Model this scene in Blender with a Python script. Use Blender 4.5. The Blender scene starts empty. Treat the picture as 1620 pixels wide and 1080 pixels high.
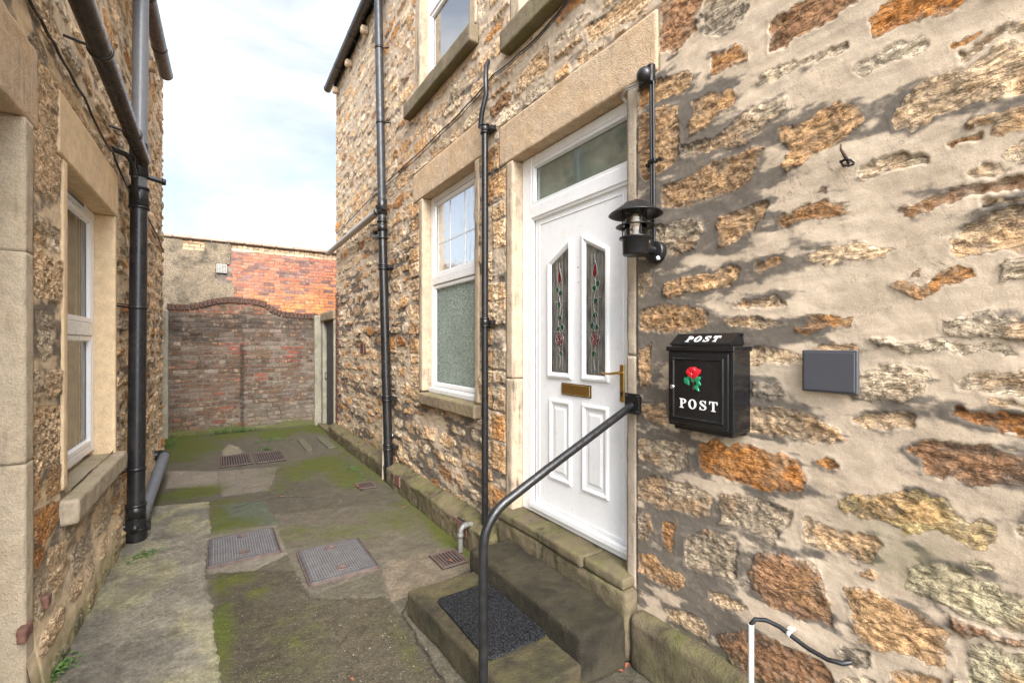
import bpy, math, random
import numpy as np
from mathutils import Vector
random.seed(7)
rng = np.random.default_rng(11)
scene = bpy.context.scene
COL = scene.collection
EYE = 1.68                                   # camera height above the alley floor
YAW = math.atan(470/720)
CY, SY = math.cos(YAW), math.sin(YAW)

# ------------------------------------------------------------------ survey helpers
def ray(x, y):
    r = (x-810)/720.0
    return r*CY+SY, CY-r*SY, (545-y)/720.0
def onR(x, y, X=1.9):                         # survey point -> (along, height) on the right house wall
    a, b, z = ray(x, y); k = X/a
    return b*k, EYE+z*k
def onL(x, y, off=0.0):
    a, b, z = ray(x, y); k = (-.8075+off)/(a-.025*b)
    return b*k, EYE+z*k
def onG(x, y, z0=0.0):
    a, b, z = ray(x, y); k = (z0-EYE)/z
    return a*k, b*k
def onB(x, y, Y):
    a, b, z = ray(x, y); k = Y/b
    return a*k, EYE+z*k

# ------------------------------------------------------------------ numpy noise
def _h(ix, iy, iz, seed):
    n = (ix.astype(np.int64)*374761393 + iy.astype(np.int64)*668265263 + iz.astype(np.int64)*2147483647 + seed*1274126177) & 0xffffffff
    n = ((n ^ (n >> 13))*1274126177) & 0xffffffff
    n = ((n ^ (n >> 16))*2246822519) & 0xffffffff
    return ((n ^ (n >> 15)) & 0xffff)/65535.0
def vn2(x, y, seed=0):
    x, y = np.broadcast_arrays(x, y)
    ix, iy = np.floor(x), np.floor(y)
    fx, fy = x-ix, y-iy
    fx = fx*fx*(3-2*fx); fy = fy*fy*(3-2*fy)
    z = np.zeros_like(ix)
    a, b = _h(ix, iy, z, seed), _h(ix+1, iy, z, seed)
    c, d = _h(ix, iy+1, z, seed), _h(ix+1, iy+1, z, seed)
    return (a+(b-a)*fx)*(1-fy)+(c+(d-c)*fx)*fy
def fbm(x, y, o=4, seed=0, g=.5):
    s = 0; a = 1; t = 0
    for i in range(o):
        s = s+a*vn2(x*2**i+i*17.3, y*2**i-i*9.1, seed+i); t += a; a *= g
    return s/t                                # 0..1, mean .5
def vn3(x, y, z, seed=0):
    ix, iy, iz = np.floor(x), np.floor(y), np.floor(z)
    fx, fy, fz = x-ix, y-iy, z-iz
    fx = fx*fx*(3-2*fx); fy = fy*fy*(3-2*fy); fz = fz*fz*(3-2*fz)
    def L(k):
        a, b = _h(ix, iy, iz+k, seed), _h(ix+1, iy, iz+k, seed)
        c, d = _h(ix, iy+1, iz+k, seed), _h(ix+1, iy+1, iz+k, seed)
        return (a+(b-a)*fx)*(1-fy)+(c+(d-c)*fx)*fy
    return L(0)*(1-fz)+L(1)*fz
def sstep(a, b, x):
    t = np.clip((x-a)/(b-a), 0, 1); return t*t*(3-2*t)

# ------------------------------------------------------------------ object helpers
ORG = {}
def tag(o, label=None, cat=None, group=None, kind=None):
    if label: o['label'] = label
    if cat: o['category'] = cat
    if group: o['group'] = group
    if kind: o['kind'] = kind
    return o
def empty(name, loc, label, cat, group=None):
    o = bpy.data.objects.new(name, None); COL.objects.link(o); o.location = loc
    o.empty_display_size = .1
    ORG[o.name] = Vector(loc)
    return tag(o, label, cat, group)
def link(name, me, mat, parent=None):
    o = bpy.data.objects.new(name, me); COL.objects.link(o)
    if mat: me.materials.append(mat)
    if parent is not None:
        org = ORG[parent.name]
        co = np.empty(len(me.vertices)*3, np.float32); me.vertices.foreach_get('co', co)
        co = co.reshape(-1, 3)-np.array(org[:], np.float32)
        me.vertices.foreach_set('co', co.ravel()); me.update()
        o.parent = parent
        ORG[o.name] = org
    else:
        ORG[o.name] = Vector((0, 0, 0))
    return o
def smooth(me, on=True):
    me.polygons.foreach_set('use_smooth', [on]*len(me.polygons))

EACH = {'collar', 'bracket', 'corbel', 'key_hole', 'screw', 'pipe_socket', 'wire', 'brick_quoin', 'red_rose_glass', 'green_leaf_glass', 'gable_wall', 'bar', 'sash', 'glazing_bar', 'clip', 'room_partition', 'gate_post', 'branch', 'louvre'}
class MB:
    def __init__(s): s.v = []; s.f = []; s.sm = []
    def add(s, v, f, sm=False):
        n = len(s.v); s.v += [tuple(p) for p in v]; s.f += [tuple(i+n for i in q) for q in f]; s.sm += [sm]*len(f); return s
    def box(s, x0, x1, y0, y1, z0, z1, b=0.0):
        if x0 > x1: x0, x1 = x1, x0
        if y0 > y1: y0, y1 = y1, y0
        if z0 > z1: z0, z1 = z1, z0
        if b <= 0:
            v = [(x0,y0,z0),(x1,y0,z0),(x1,y1,z0),(x0,y1,z0),(x0,y0,z1),(x1,y0,z1),(x1,y1,z1),(x0,y1,z1)]
            return s.add(v, [(0,3,2,1),(4,5,6,7),(0,1,5,4),(1,2,6,5),(2,3,7,6),(3,0,4,7)])
        b = min(b, (x1-x0)*.45, (y1-y0)*.45, (z1-z0)*.45)
        v = []; idx = {}
        X = (x0, x1); Y = (y0, y1); Z = (z0, z1)
        for i in (0,1):
            for j in (0,1):
                for k in (0,1):
                    sx, sy, sz = (1-2*i)*b, (1-2*j)*b, (1-2*k)*b
                    idx[i,j,k,0] = len(v); v.append((X[i], Y[j]+sy, Z[k]+sz))
                    idx[i,j,k,1] = len(v); v.append((X[i]+sx, Y[j], Z[k]+sz))
                    idx[i,j,k,2] = len(v); v.append((X[i]+sx, Y[j]+sy, Z[k]))
        f = []
        for i in (0,1):
            f.append(tuple(idx[i,j,k,0] for j,k in ((0,0),(1,0),(1,1),(0,1))))
            f.append(tuple(idx[j,i,k,1] for j,k in ((0,0),(1,0),(1,1),(0,1))))
            f.append(tuple(idx[j,k,i,2] for j,k in ((0,0),(1,0),(1,1),(0,1))))
        for a in (0,1):
            for c in (0,1):
                f.append((idx[a,c,0,0],idx[a,c,1,0],idx[a,c,1,1],idx[a,c,0,1]))
                f.append((idx[a,0,c,0],idx[a,1,c,0],idx[a,1,c,2],idx[a,0,c,2]))
                f.append((idx[0,a,c,1],idx[1,a,c,1],idx[1,a,c,2],idx[0,a,c,2]))
        for key in [(i,j,k) for i in (0,1) for j in (0,1) for k in (0,1)]:
            f.append(tuple(idx[key+(m,)] for m in range(3)))
        return s.add(v, f)
    def tube(s, pts, r, n=16, cap=True):
        pts = [Vector(p) for p in pts]
        rs = r if isinstance(r, (list, tuple)) else [r]*len(pts)
        t0 = (pts[1]-pts[0]).normalized()
        up = Vector((0,0,1)) if abs(t0.z) < .9 else Vector((1,0,0))
        nrm = t0.cross(up).normalized(); v = []; f = []
        for i, p in enumerate(pts):
            if i == 0: t = t0
            elif i == len(pts)-1: t = (pts[i]-pts[i-1]).normalized()
            else: t = ((pts[i]-pts[i-1]).normalized()+(pts[i+1]-pts[i]).normalized()).normalized()
            nrm = (nrm-t*nrm.dot(t)).normalized(); bn = t.cross(nrm)
            for k in range(n):
                a = 2*math.pi*k/n
                v.append(p+(nrm*math.cos(a)+bn*math.sin(a))*rs[i])
        for i in range(len(pts)-1):
            for k in range(n):
                f.append((i*n+k, i*n+(k+1)%n, (i+1)*n+(k+1)%n, (i+1)*n+k))
        s.add(v, f, True)
        if cap:
            m = len(pts)-1
            s.add(v[:n][::-1], [tuple(range(n))]); s.add(v[m*n:], [tuple(range(n))])
        return s
    def lathe(s, c, prof, axis='z', n=28, flat=False):
        # prof: (radius, along axis) list
        c = Vector(c); v = []; f = []
        for (r, h) in prof:
            for k in range(n):
                a = 2*math.pi*k/n; p = (r*math.cos(a), r*math.sin(a))
                if axis == 'z': v.append(c+Vector((p[0], p[1], h)))
                elif axis == 'x': v.append(c+Vector((h, p[0], p[1])))
                else: v.append(c+Vector((p[0], h, p[1])))
        for i in range(len(prof)-1):
            for k in range(n):
                f.append((i*n+k, i*n+(k+1)%n, (i+1)*n+(k+1)%n, (i+1)*n+k))
        return s.add(v, f, not flat)
    def prism(s, poly, h0, h1, fn):
        # poly in 2D, extruded from h0 to h1, fn(u,v,h)->3D
        n = len(poly)
        v = [fn(u, w, h0) for u, w in poly]+[fn(u, w, h1) for u, w in poly]
        f = [tuple(range(n))[::-1], tuple(range(n, 2*n))]+[(i, (i+1)%n, n+(i+1)%n, n+i) for i in range(n)]
        return s.add(v, f)
    def rings(s, rings, fn, close=True):
        # list of (poly, h): consecutive rings joined
        n = len(rings[0][0]); v = []; f = []
        for poly, h in rings: v += [fn(u, w, h) for u, w in poly]
        for i in range(len(rings)-1):
            for k in range(n):
                f.append((i*n+k, i*n+(k+1)%n, (i+1)*n+(k+1)%n, (i+1)*n+k))
        if close: f.append(tuple((len(rings)-1)*n+k for k in range(n)))
        return s.add(v, f)
    def build(s, name, mat, parent=None):
        if parent is not None and name in EACH:
            last = None
            for fs in s.pieces():
                m = MB(); used = {}
                for i in fs:
                    q = []
                    for v in s.f[i]:
                        if v not in used: used[v] = len(m.v); m.v.append(s.v[v])
                        q.append(used[v])
                    m.f.append(tuple(q)); m.sm.append(s.sm[i])
                last = m._mk(name, mat, parent)
            return last
        return s._mk(name, mat, parent)
    def pieces(s):
        par = list(range(len(s.v)))
        def find(a):
            while par[a] != a: par[a] = par[par[a]]; a = par[a]
            return a
        for q in s.f:
            r = find(q[0])
            for v in q[1:]: par[find(v)] = r
        comp = {}
        for i, q in enumerate(s.f): comp.setdefault(find(q[0]), []).append(i)
        C = []
        for fs in comp.values():
            P = np.array([s.v[v] for i in fs for v in s.f[i]]); C.append([P.min(0), P.max(0), fs])
        ch = True; e = .004
        while ch:
            ch = False
            for i in range(len(C)):
                for j in range(i+1, len(C)):
                    if (C[i][0]-e <= C[j][1]).all() and (C[j][0]-e <= C[i][1]).all():
                        C[i] = [np.minimum(C[i][0], C[j][0]), np.maximum(C[i][1], C[j][1]), C[i][2]+C[j][2]]; del C[j]; ch = True; break
                if ch: break
        return [c[2] for c in C]
    def _mk(s, name, mat, parent=None):
        me = bpy.data.meshes.new(name); me.from_pydata([tuple(p) for p in s.v], [], s.f)
        me.polygons.foreach_set('use_smooth', s.sm); me.update()
        return link(name, me, mat, parent)

def offset_poly(poly, d):
    n = len(poly); area = sum(poly[i][0]*poly[(i+1)%n][1]-poly[(i+1)%n][0]*poly[i][1] for i in range(n))
    sg = 1 if area > 0 else -1
    L = []
    for i in range(n):
        p, q = Vector(poly[i]), Vector(poly[(i+1)%n]); t = (q-p).normalized(); m = Vector((-t.y, t.x))*sg
        L.append((p+m*d, t))
    out = []
    for i in range(n):
        (p, t), (q, u) = L[i-1], L[i]
        den = t.x*u.y-t.y*u.x
        if abs(den) < 1e-6: out.append(tuple(q)); continue
        k = ((q.x-p.x)*u.y-(q.y-p.y)*u.x)/den
        out.append(tuple(p+t*k))
    return out

def grid_mesh(name, P, mask, attrs):
    # P (nu,nz,3), mask (nu-1,nz-1) of quads kept
    nu, nz = P.shape[:2]
    idx = np.arange(nu*nz).reshape(nu, nz)
    q = np.stack([idx[:-1,:-1], idx[1:,:-1], idx[1:,1:], idx[:-1,1:]], -1)[mask]
    used = np.zeros(nu*nz, bool); used[q.ravel()] = True
    remap = np.cumsum(used)-1
    q = remap[q]; co = P.reshape(-1, 3)[used]
    me = bpy.data.meshes.new(name)
    me.vertices.add(len(co)); me.vertices.foreach_set('co', co.astype(np.float32).ravel())
    me.loops.add(len(q)*4); me.loops.foreach_set('vertex_index', q.astype(np.int32).ravel())
    me.polygons.add(len(q)); me.polygons.foreach_set('loop_start', np.arange(0, len(q)*4, 4, dtype=np.int32))
    me.polygons.foreach_set('loop_total', np.full(len(q), 4, np.int32))
    me.update(calc_edges=True); smooth(me)
    for k, a in attrs.items():
        a = a.reshape(nu*nz, -1)[used]
        if a.shape[1] == 1:
            me.attributes.new(k, 'FLOAT', 'POINT').data.foreach_set('value', a.astype(np.float32).ravel())
        else:
            a4 = np.concatenate([a, np.ones((len(a), 1))], 1)
            me.attributes.new(k, 'FLOAT_COLOR', 'POINT').data.foreach_set('color', a4.astype(np.float32).ravel())
    me.validate()
    return me

def rough_box(x0, x1, y0, y1, z0, z1, res=.015, r=.006, amp=.003, seed=0, fn=None, freq=14):
    """dressed stone block: rounded arrises, tooled surface, one closed skin"""
    MBv = []; MBf = []; n0 = 0
    def lin(a, b): return np.linspace(a, b, max(2, int(round((b-a)/res))+1))
    for ax in range(3):
        for side in (0, 1):
            lo = [x0, y0, z0]; hi = [x1, y1, z1]
            o = [i for i in range(3) if i != ax]
            A, B = np.meshgrid(lin(lo[o[0]], hi[o[0]]), lin(lo[o[1]], hi[o[1]]), indexing='ij')
            p = np.zeros(A.shape+(3,)); p[..., o[0]] = A; p[..., o[1]] = B; p[..., ax] = hi[ax] if side else lo[ax]
            q = np.clip(p, [x0+r, y0+r, z0+r], [x1-r, y1-r, z1-r])
            d = p-q; L = np.linalg.norm(d, axis=-1, keepdims=True)+1e-9
            nn = d/L
            ns = vn3(q[...,0]*freq+3, q[...,1]*freq, q[...,2]*freq, seed)+.5*vn3(q[...,0]*freq*3, q[...,1]*freq*3, q[...,2]*freq*3, seed+1)-.75
            edge = (np.abs(nn).max(-1) < .995)
            chip = vn3(q[...,0]*9, q[...,1]*9, q[...,2]*9, seed+5)
            w = ns*amp - edge*np.clip(chip-.60, 0, .25)*amp*3.5
            p = q+nn*(r+w[..., None])
            m, k = A.shape; ii = np.arange(m*k).reshape(m, k)+n0
            f = np.stack([ii[:-1,:-1], ii[1:,:-1], ii[1:,1:], ii[:-1,1:]], -1).reshape(-1, 4)
            if (ax + side) % 2 == (0 if ax != 1 else 0): f = f[:, ::-1]
            MBv.append(p.reshape(-1, 3)); MBf.append(f); n0 += m*k
    V = np.concatenate(MBv); F = np.concatenate(MBf)
    if fn is not None: V = fn(V)
    key = np.round(V*2e4).astype(np.int64)
    _, first, inv = np.unique(key, axis=0, return_index=True, return_inverse=True)
    inv = inv.ravel()
    return V[first], inv[F]
def block(name, mat, parent, *dim, **kw):
    V, F = rough_box(*dim, **kw)
    me = bpy.data.meshes.new(name); me.from_pydata(V.tolist(), [], F.tolist()); smooth(me); me.update()
    return link(name, me, mat, parent)

# ------------------------------------------------------------------ materials
class NT:
    def __init__(s, name):
        s.m = bpy.data.materials.new(name); s.m.use_nodes = True
        s.t = s.m.node_tree; s.t.nodes.clear()
        s.out = s.t.nodes.new('ShaderNodeOutputMaterial')
        s.b = s.n('ShaderNodeBsdfPrincipled'); s.l(s.b.outputs[0], s.out.inputs[0])
        s.pos = s.n('ShaderNodeNewGeometry').outputs['Position']
    def n(s, k, **kw):
        x = s.t.nodes.new(k)
        for a, v in kw.items(): setattr(x, a, v)
        return x
    def l(s, a, b): s.t.links.new(a, b)
    def set(s, inp, v):
        if isinstance(v, bpy.types.NodeSocket): s.l(v, inp)
        elif isinstance(v, tuple) and len(v) == 3 and inp.type == 'RGBA': inp.default_value = v+(1,)
        else: inp.default_value = v
    def noise(s, scale, det=4, rough=.55, vec=None, stretch=None, dist=0.0):
        x = s.n('ShaderNodeTexNoise'); x.inputs['Scale'].default_value = scale
        x.inputs['Detail'].default_value = det; x.inputs['Roughness'].default_value = rough
        x.inputs['Distortion'].default_value = dist
        v = vec or s.pos
        if stretch:
            m = s.n('ShaderNodeMapping'); s.l(v, m.inputs[0]); m.inputs['Scale'].default_value = stretch; v = m.outputs[0]
        s.l(v, x.inputs['Vector']); return x.outputs[0]
    def vor(s, scale, feat='F1', stretch=None):
        x = s.n('ShaderNodeTexVoronoi'); x.feature = feat; x.inputs['Scale'].default_value = scale
        v = s.pos
        if stretch:
            m = s.n('ShaderNodeMapping'); s.l(v, m.inputs[0]); m.inputs['Scale'].default_value = stretch; v = m.outputs[0]
        s.l(v, x.inputs['Vector']); return x.outputs['Distance']
    def attr(s, name, color=False):
        x = s.n('ShaderNodeAttribute'); x.attribute_name = name
        return x.outputs['Color'] if color else x.outputs['Fac']
    def math(s, op, a, b=0.0, c=None, clamp=False):
        x = s.n('ShaderNodeMath', operation=op, use_clamp=clamp)
        s.set(x.inputs[0], a); s.set(x.inputs[1], b)
        if c is not None: s.set(x.inputs[2], c)
        return x.outputs[0]
    def rng(s, v, a, b, c=0.0, d=1.0, sm=False):
        x = s.n('ShaderNodeMapRange'); x.interpolation_type = 'SMOOTHSTEP' if sm else 'LINEAR'
        s.set(x.inputs[0], v)
        for i, q in enumerate((a, b, c, d)): s.set(x.inputs[i+1], q)
        return x.outputs[0]
    def mix(s, f, a, b, mode='MIX'):
        x = s.n('ShaderNodeMix', data_type='RGBA', blend_type=mode)
        s.set(x.inputs[0], f); s.set(x.inputs[6], a); s.set(x.inputs[7], b); return x.outputs[2]
    def mixf(s, f, a, b):
        x = s.n('ShaderNodeMix', data_type='FLOAT'); s.set(x.inputs[0], f); s.set(x.inputs[2], a); s.set(x.inputs[3], b); return x.outputs[0]
    def scale(s, c, f):
        x = s.n('ShaderNodeVectorMath', operation='SCALE'); s.set(x.inputs[0], c); s.set(x.inputs[3], f); return x.outputs[0]
    def bump(s, h, dist, strength=1.0, prev=None):
        x = s.n('ShaderNodeBump'); x.inputs['Distance'].default_value = dist; x.inputs['Strength'].default_value = strength
        s.l(h, x.inputs['Height'])
        if prev: s.l(prev, x.inputs['Normal'])
        return x.outputs[0]
    def fin(s, col=None, rough=None, nrm=None, metal=None, spec=None, **kw):
        if col is not None: s.set(s.b.inputs['Base Color'], col)
        if rough is not None: s.set(s.b.inputs['Roughness'], rough)
        if nrm is not None: s.l(nrm, s.b.inputs['Normal'])
        if metal is not None: s.set(s.b.inputs['Metallic'], metal)
        if spec is not None: s.set(s.b.inputs['Specular IOR Level'], spec)
        for k, v in kw.items(): s.set(s.b.inputs[k], v)
        return s.m

def mat_masonry(name, mortar, mortar2, soot, sbump=.006, ragged=.009, mbump=.0012, sootmul=1.0):
    t = NT(name)
    sd = t.attr('sd'); sc = t.attr('scol', True); so = t.attr('soot'); mo = t.attr('moss')
    nf = t.noise(55, 5, .65); nm = t.noise(17, 5, .6); nl = t.noise(4.5, 4, .55); nx = t.noise(240, 5, .7)
    e = t.math('ADD', sd, t.math('MULTIPLY', t.math('ADD', t.math('SUBTRACT', nf, .5), t.math('MULTIPLY', t.math('SUBTRACT', nx, .5), .45)), ragged))
    mask = t.rng(e, -.0012, .0012, 0, 1, True)
    v = t.rng(nm, .3, .7, .85, 1.25)
    v = t.math('MULTIPLY', v, t.rng(nf, .32, .68, .78, 1.3))
    pit = t.rng(t.noise(75, 3, .6, stretch=(1, 1, 1.9)), .33, .43, .6, 1, True)
    v = t.math('MULTIPLY', t.math('MULTIPLY', v, pit), t.rng(nx, .32, .68, .72, 1.28))
    cr1 = t.rng(t.math('ABSOLUTE', t.math('SUBTRACT', t.noise(12, 8, .62, stretch=(1, .8, 2.6), dist=.9), .5)), .0, .035, .42, 1, True)
    cr2 = t.rng(t.math('ABSOLUTE', t.math('SUBTRACT', t.noise(48, 5, .6, stretch=(1, .9, 1.8), dist=.8), .5)), .0, .05, .78, 1, True)
    v = t.math('MULTIPLY', t.math('MULTIPLY', v, cr1), t.math('MULTIPLY', cr2, 1.5))
    st = t.scale(sc, v)
    film = t.math('MULTIPLY', t.rng(sd, .0, .035, 1, 0), t.rng(t.noise(16, 5, .62, dist=.7), .44, .58, 0, .75))
    st = t.mix(t.rng(nl, .5, .68, 0, .4), st, t.mix(.5, st, (.42, .2, .07)))
    st = t.mix(t.rng(t.noise(9, 5, .6), .56, .7, 0, .5), st, (.50, .41, .30))
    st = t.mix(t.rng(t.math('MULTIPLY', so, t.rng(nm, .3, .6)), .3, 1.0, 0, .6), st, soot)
    mc = t.mix(t.rng(nl, .35, .65), mortar, mortar2)
    mc = t.scale(mc, t.rng(nx, .3, .7, .80, 1.16))
    mc = t.scale(mc, t.rng(nm, .3, .7, .88, 1.1))
    tr_ = t.noise(9, 6, .6, stretch=(1, .45, 2.6), dist=.6)
    mc = t.scale(mc, t.rng(tr_, .3, .7, .86, 1.12))
    fc = t.rng(t.math('ABSOLUTE', t.math('SUBTRACT', t.noise(2.6, 6, .66, dist=1.2), .5)), .0, .0035, 1, 0)
    fc = t.math('MULTIPLY', fc, t.rng(t.noise(1.3, 2), .52, .58, 0, .75))
    hol = t.rng(t.vor(19), .035, .05, 1, 0); hol = t.math('MULTIPLY', hol, t.rng(nm, .5, .56, 0, .7))
    mc = t.mix(t.math('MAXIMUM', fc, hol), mc, (.08, .065, .05))
    sk = t.noise(7, 7, .66, stretch=(1, .7, 2.4), dist=.8)
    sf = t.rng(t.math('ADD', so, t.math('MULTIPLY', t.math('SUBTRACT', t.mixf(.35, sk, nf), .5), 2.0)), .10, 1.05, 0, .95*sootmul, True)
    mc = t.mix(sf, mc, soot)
    st = t.mix(film, st, mc)
    c = t.mix(mask, mc, st)
    line = t.math('SUBTRACT', 1.0, t.rng(t.math('ABSOLUTE', e), .0, .0028, 0, 1, True))
    c = t.mix(t.math('MULTIPLY', line, t.rng(nm, .35, .6, .0, .55)), c, (.06, .045, .035))
    c = t.mix(t.rng(t.math('ADD', mo, t.math('MULTIPLY', t.math('SUBTRACT', nm, .5), .8)), .35, .9, 0, .85), c, t.mix(nf, (.055, .065, .018), (.16, .17, .06)))
    bs = t.math('ADD', t.math('ADD', t.math('MULTIPLY', t.noise(22, 10, .66, stretch=(1, .8, 2.2), dist=.5), 1.3), t.math('MULTIPLY', nx, .45)), t.math('MULTIPLY', t.math('MULTIPLY', cr1, cr2), .6))
    nb = t.bump(bs, sbump*1.9); 
    b2 = t.n('ShaderNodeBump'); b2.inputs['Distance'].default_value = mbump; t.l(t.math('ADD', nx, t.math('MULTIPLY', nm, 3.0)), b2.inputs['Height'])
    mixn = t.n('ShaderNodeMix', data_type='VECTOR'); t.l(mask, mixn.inputs[0]); t.l(b2.outputs[0], mixn.inputs[4]); t.l(nb, mixn.inputs[5])
    return t.fin(c, .92, mixn.outputs[1], spec=.25)

def mat_dressed(name, base, alt, dark=(.07, .06, .05), darkamt=.5, moss=0.0, bump=.002, scale=1.0, streak=True):
    t = NT(name)
    nl = t.noise(3.2*scale, 5, .6); nm = t.noise(14*scale, 5, .6); nf = t.noise(120, 5, .65)
    c = t.mix(t.rng(nl, .35, .65), base, alt)
    c = t.scale(c, t.rng(nm, .3, .7, .86, 1.14)); c = t.scale(c, t.rng(nf, .3, .7, .85, 1.14))
    if streak:
        sk = t.noise(26, 4, .6, stretch=(1, 1, .07))
        c = t.mix(t.rng(t.math('MULTIPLY', sk, nl), .30, .42, 0, darkamt), c, dark)
    c = t.mix(t.rng(t.noise(6.5, 6, .62, stretch=(1, 1, .6)), .58, .74, 0, darkamt), c, dark)
    if moss > 0:
        g = t.n('ShaderNodeNewGeometry'); sp = t.n('ShaderNodeSeparateXYZ'); t.l(g.outputs['Normal'], sp.inputs[0])
        up = t.rng(t.math('ABSOLUTE', sp.outputs[2]), .3, .9, .45, 1)
        mm = t.math('MULTIPLY', up, t.rng(t.noise(7, 5, .6), .38, .6, 0, moss))
        c = t.mix(mm, c, t.mix(nf, (.075, .085, .015), (.24, .25, .06)))
    h = t.math('ADD', t.math('MULTIPLY', nm, 1.5), nf)
    return t.fin(c, .9, t.bump(h, bump*2.5), spec=.25)

def mat_plain(name, col, rough=.5, metal=0.0, var=.15, bump=0.0, bscale=60, spec=.5, dust=None, **kw):
    t = NT(name)
    n = t.noise(18, 5, .6); c = t.scale(col, t.rng(n, .3, .7, 1-var, 1+var))
    if dust: c = t.mix(t.rng(t.noise(11, 6, .65), .5, .72, 0, dust[1]), c, dust[0])
    r = t.rng(t.noise(25, 4), .3, .7, max(.03, rough-.1*min(1, var*5)), min(1, rough+.12*min(1, var*5)))
    nrm = t.bump(t.noise(bscale, 5, .6), bump) if bump > 0 else None
    return t.fin(c, r, nrm, metal, spec, **kw)

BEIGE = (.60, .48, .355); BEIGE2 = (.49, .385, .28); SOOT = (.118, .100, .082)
M = {}
M['wallR'] = mat_masonry('rubble_and_smeared_mortar', BEIGE, BEIGE2, SOOT)
M['wallL'] = mat_masonry('pitted_rubble_and_mortar', (.68, .53, .35), (.58, .44, .29), SOOT)
M['brick'] = mat_masonry('old_brick_lime_mortar', (.215, .18, .14), (.11, .092, .072), (.028, .024, .021), sbump=.002, ragged=.006, sootmul=.8)
M['brick_hi'] = mat_masonry('red_brick_wall', (.22, .18, .15), (.10, .08, .07), (.05, .04, .038), sbump=.002, ragged=.004, sootmul=.7)
M['lintel'] = mat_dressed('buff_sandstone_lintel', (.58, .405, .25), (.60, .46, .32), dark=(.22, .16, .11), darkamt=.45, bump=.004)
M['jamb'] = mat_dressed('buff_sandstone_jamb', (.50, .40, .285), (.43, .335, .24), darkamt=.8)
M['jambdark'] = mat_dressed('sooty_sandstone_jamb', (.42, .345, .26), (.33, .27, .205), dark=(.09, .08, .07), darkamt=.9)
M['jambL'] = mat_dressed('yellow_sandstone_jamb', (.74, .56, .35), (.70, .53, .34), darkamt=.10, streak=False)
M['pillar'] = mat_dressed('weathered_buff_pillar', (.53, .44, .325), (.47, .375, .26), dark=(.14, .12, .10), darkamt=.5, bump=.004)
M['sill'] = mat_dressed('mossy_stone_sill', (.30, .22, .155), (.23, .175, .125), darkamt=.6, moss=.55)
M['sillL'] = mat_dressed('grey_stone_sill', (.40, .34, .26), (.36, .29, .21), darkamt=.35, moss=.25)
M['sillU'] = mat_dressed('dark_mossy_sill', (.17, .135, .10), (.26, .20, .14), darkamt=.6, moss=.6)
M['plinth'] = mat_dressed('mossy_plinth', (.17, .132, .086), (.105, .084, .052), dark=(.03, .027, .018), darkamt=.9, moss=.34, bump=.004)
M['step'] = mat_dressed('dark_stone_step', (.024, .020, .014), (.055, .045, .030), dark=(.008, .007, .006), darkamt=.75, moss=.06, bump=.006, streak=False)
M['tread'] = mat_dressed('mossy_concrete_step', (.092, .072, .040), (.036, .030, .021), dark=(.016, .014, .010), darkamt=.8, moss=.16, bump=.006, streak=False)
M['concrete'] = mat_dressed('old_concrete_post', (.34, .31, .25), (.26, .24, .19), darkamt=.4, moss=.2)
M['upvc'] = mat_plain('white_upvc', (.80, .795, .79), .28, var=.02, dust=((.62, .59, .54), .22))
M['upvc_dirty'] = mat_plain('white_upvc_weathered', (.70, .70, .70), .35, var=.06, dust=((.4, .37, .32), .35))
M['blackpl'] = mat_plain('black_plastic', (.012, .012, .014), .34, var=.2, dust=((.04, .037, .034), .5))
M['castiron'] = mat_plain('painted_cast_iron', (.010, .010, .011), .34, var=.3, bump=.0015, bscale=45, dust=((.03, .027, .024), .6))
M['greypl'] = mat_plain('faded_grey_plastic', (.03, .032, .036), .42, var=.12, dust=((.14, .13, .12), .4))
M['greypl2'] = mat_plain('sun_faded_grey_plastic', (.15, .155, .165), .36, var=.1, dust=((.16, .15, .14), .3))
M['brownpl'] = mat_plain('dark_brown_plastic', (.035, .028, .026), .30, var=.25, dust=((.10, .08, .06), .5))
M['palegrey'] = mat_plain('pale_grey_plastic', (.40, .385, .355), .4, var=.1, dust=((.2, .18, .15), .5))
M['greypipe'] = mat_plain('grey_plastic', (.15, .148, .14), .4, var=.1, dust=((.12, .11, .09), .6))
M['cream'] = mat_plain('cream_pipe', (.46, .40, .31), .6, var=.08, dust=((.2, .18, .13), .4))
M['whitepipe'] = mat_plain('white_conduit', (.72, .72, .70), .4, var=.05, dust=((.4, .38, .33), .3))
M['satin'] = mat_plain('satin_black_metal', (.012, .012, .013), .34, var=.2, bump=.0004, bscale=120)
M['gloss'] = mat_plain('gloss_black_enamel', (.008, .008, .009), .16, var=.15)
M['brass'] = mat_plain('brushed_brass', (.62, .42, .16), .30, 1.0, var=.08)
M['brassdark'] = mat_plain('dark_brass_edge', (.12, .08, .04), .4, .8)
M['chrome'] = mat_plain('bright_chrome', (.75, .74, .72), .18, 1.0, var=.04)
M['white'] = mat_plain('white_paint', (.78, .77, .75), .5, var=.04)
M['red'] = mat_plain('red_enamel', (.55, .012, .022), .3, var=.12)
M['green'] = mat_plain('green_enamel', (.012, .22, .10), .32, var=.15)
M['plate'] = mat_plain('dark_grey_plate', (.062, .062, .072), .5, var=.05)
M['rust'] = mat_plain('rusty_iron', (.10, .06, .045), .7, .3, var=.3, bump=.002)
M['iron'] = mat_plain('worn_iron_cover', (.095, .092, .094), .48, .35, var=.2, bump=.001, bscale=90, dust=((.11, .085, .07), .6))
M['ironpat'] = mat_plain('worn_iron_tread', (.16, .155, .158), .42, .35, var=.2)
M['grate'] = mat_plain('rusty_grate', (.12, .085, .075), .6, .3, var=.3, dust=((.09, .05, .035), .6))
M['terracotta'] = mat_plain('terracotta', (.17, .080, .058), .85, var=.25, bump=.001, dust=((.12, .09, .07), .6))
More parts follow.
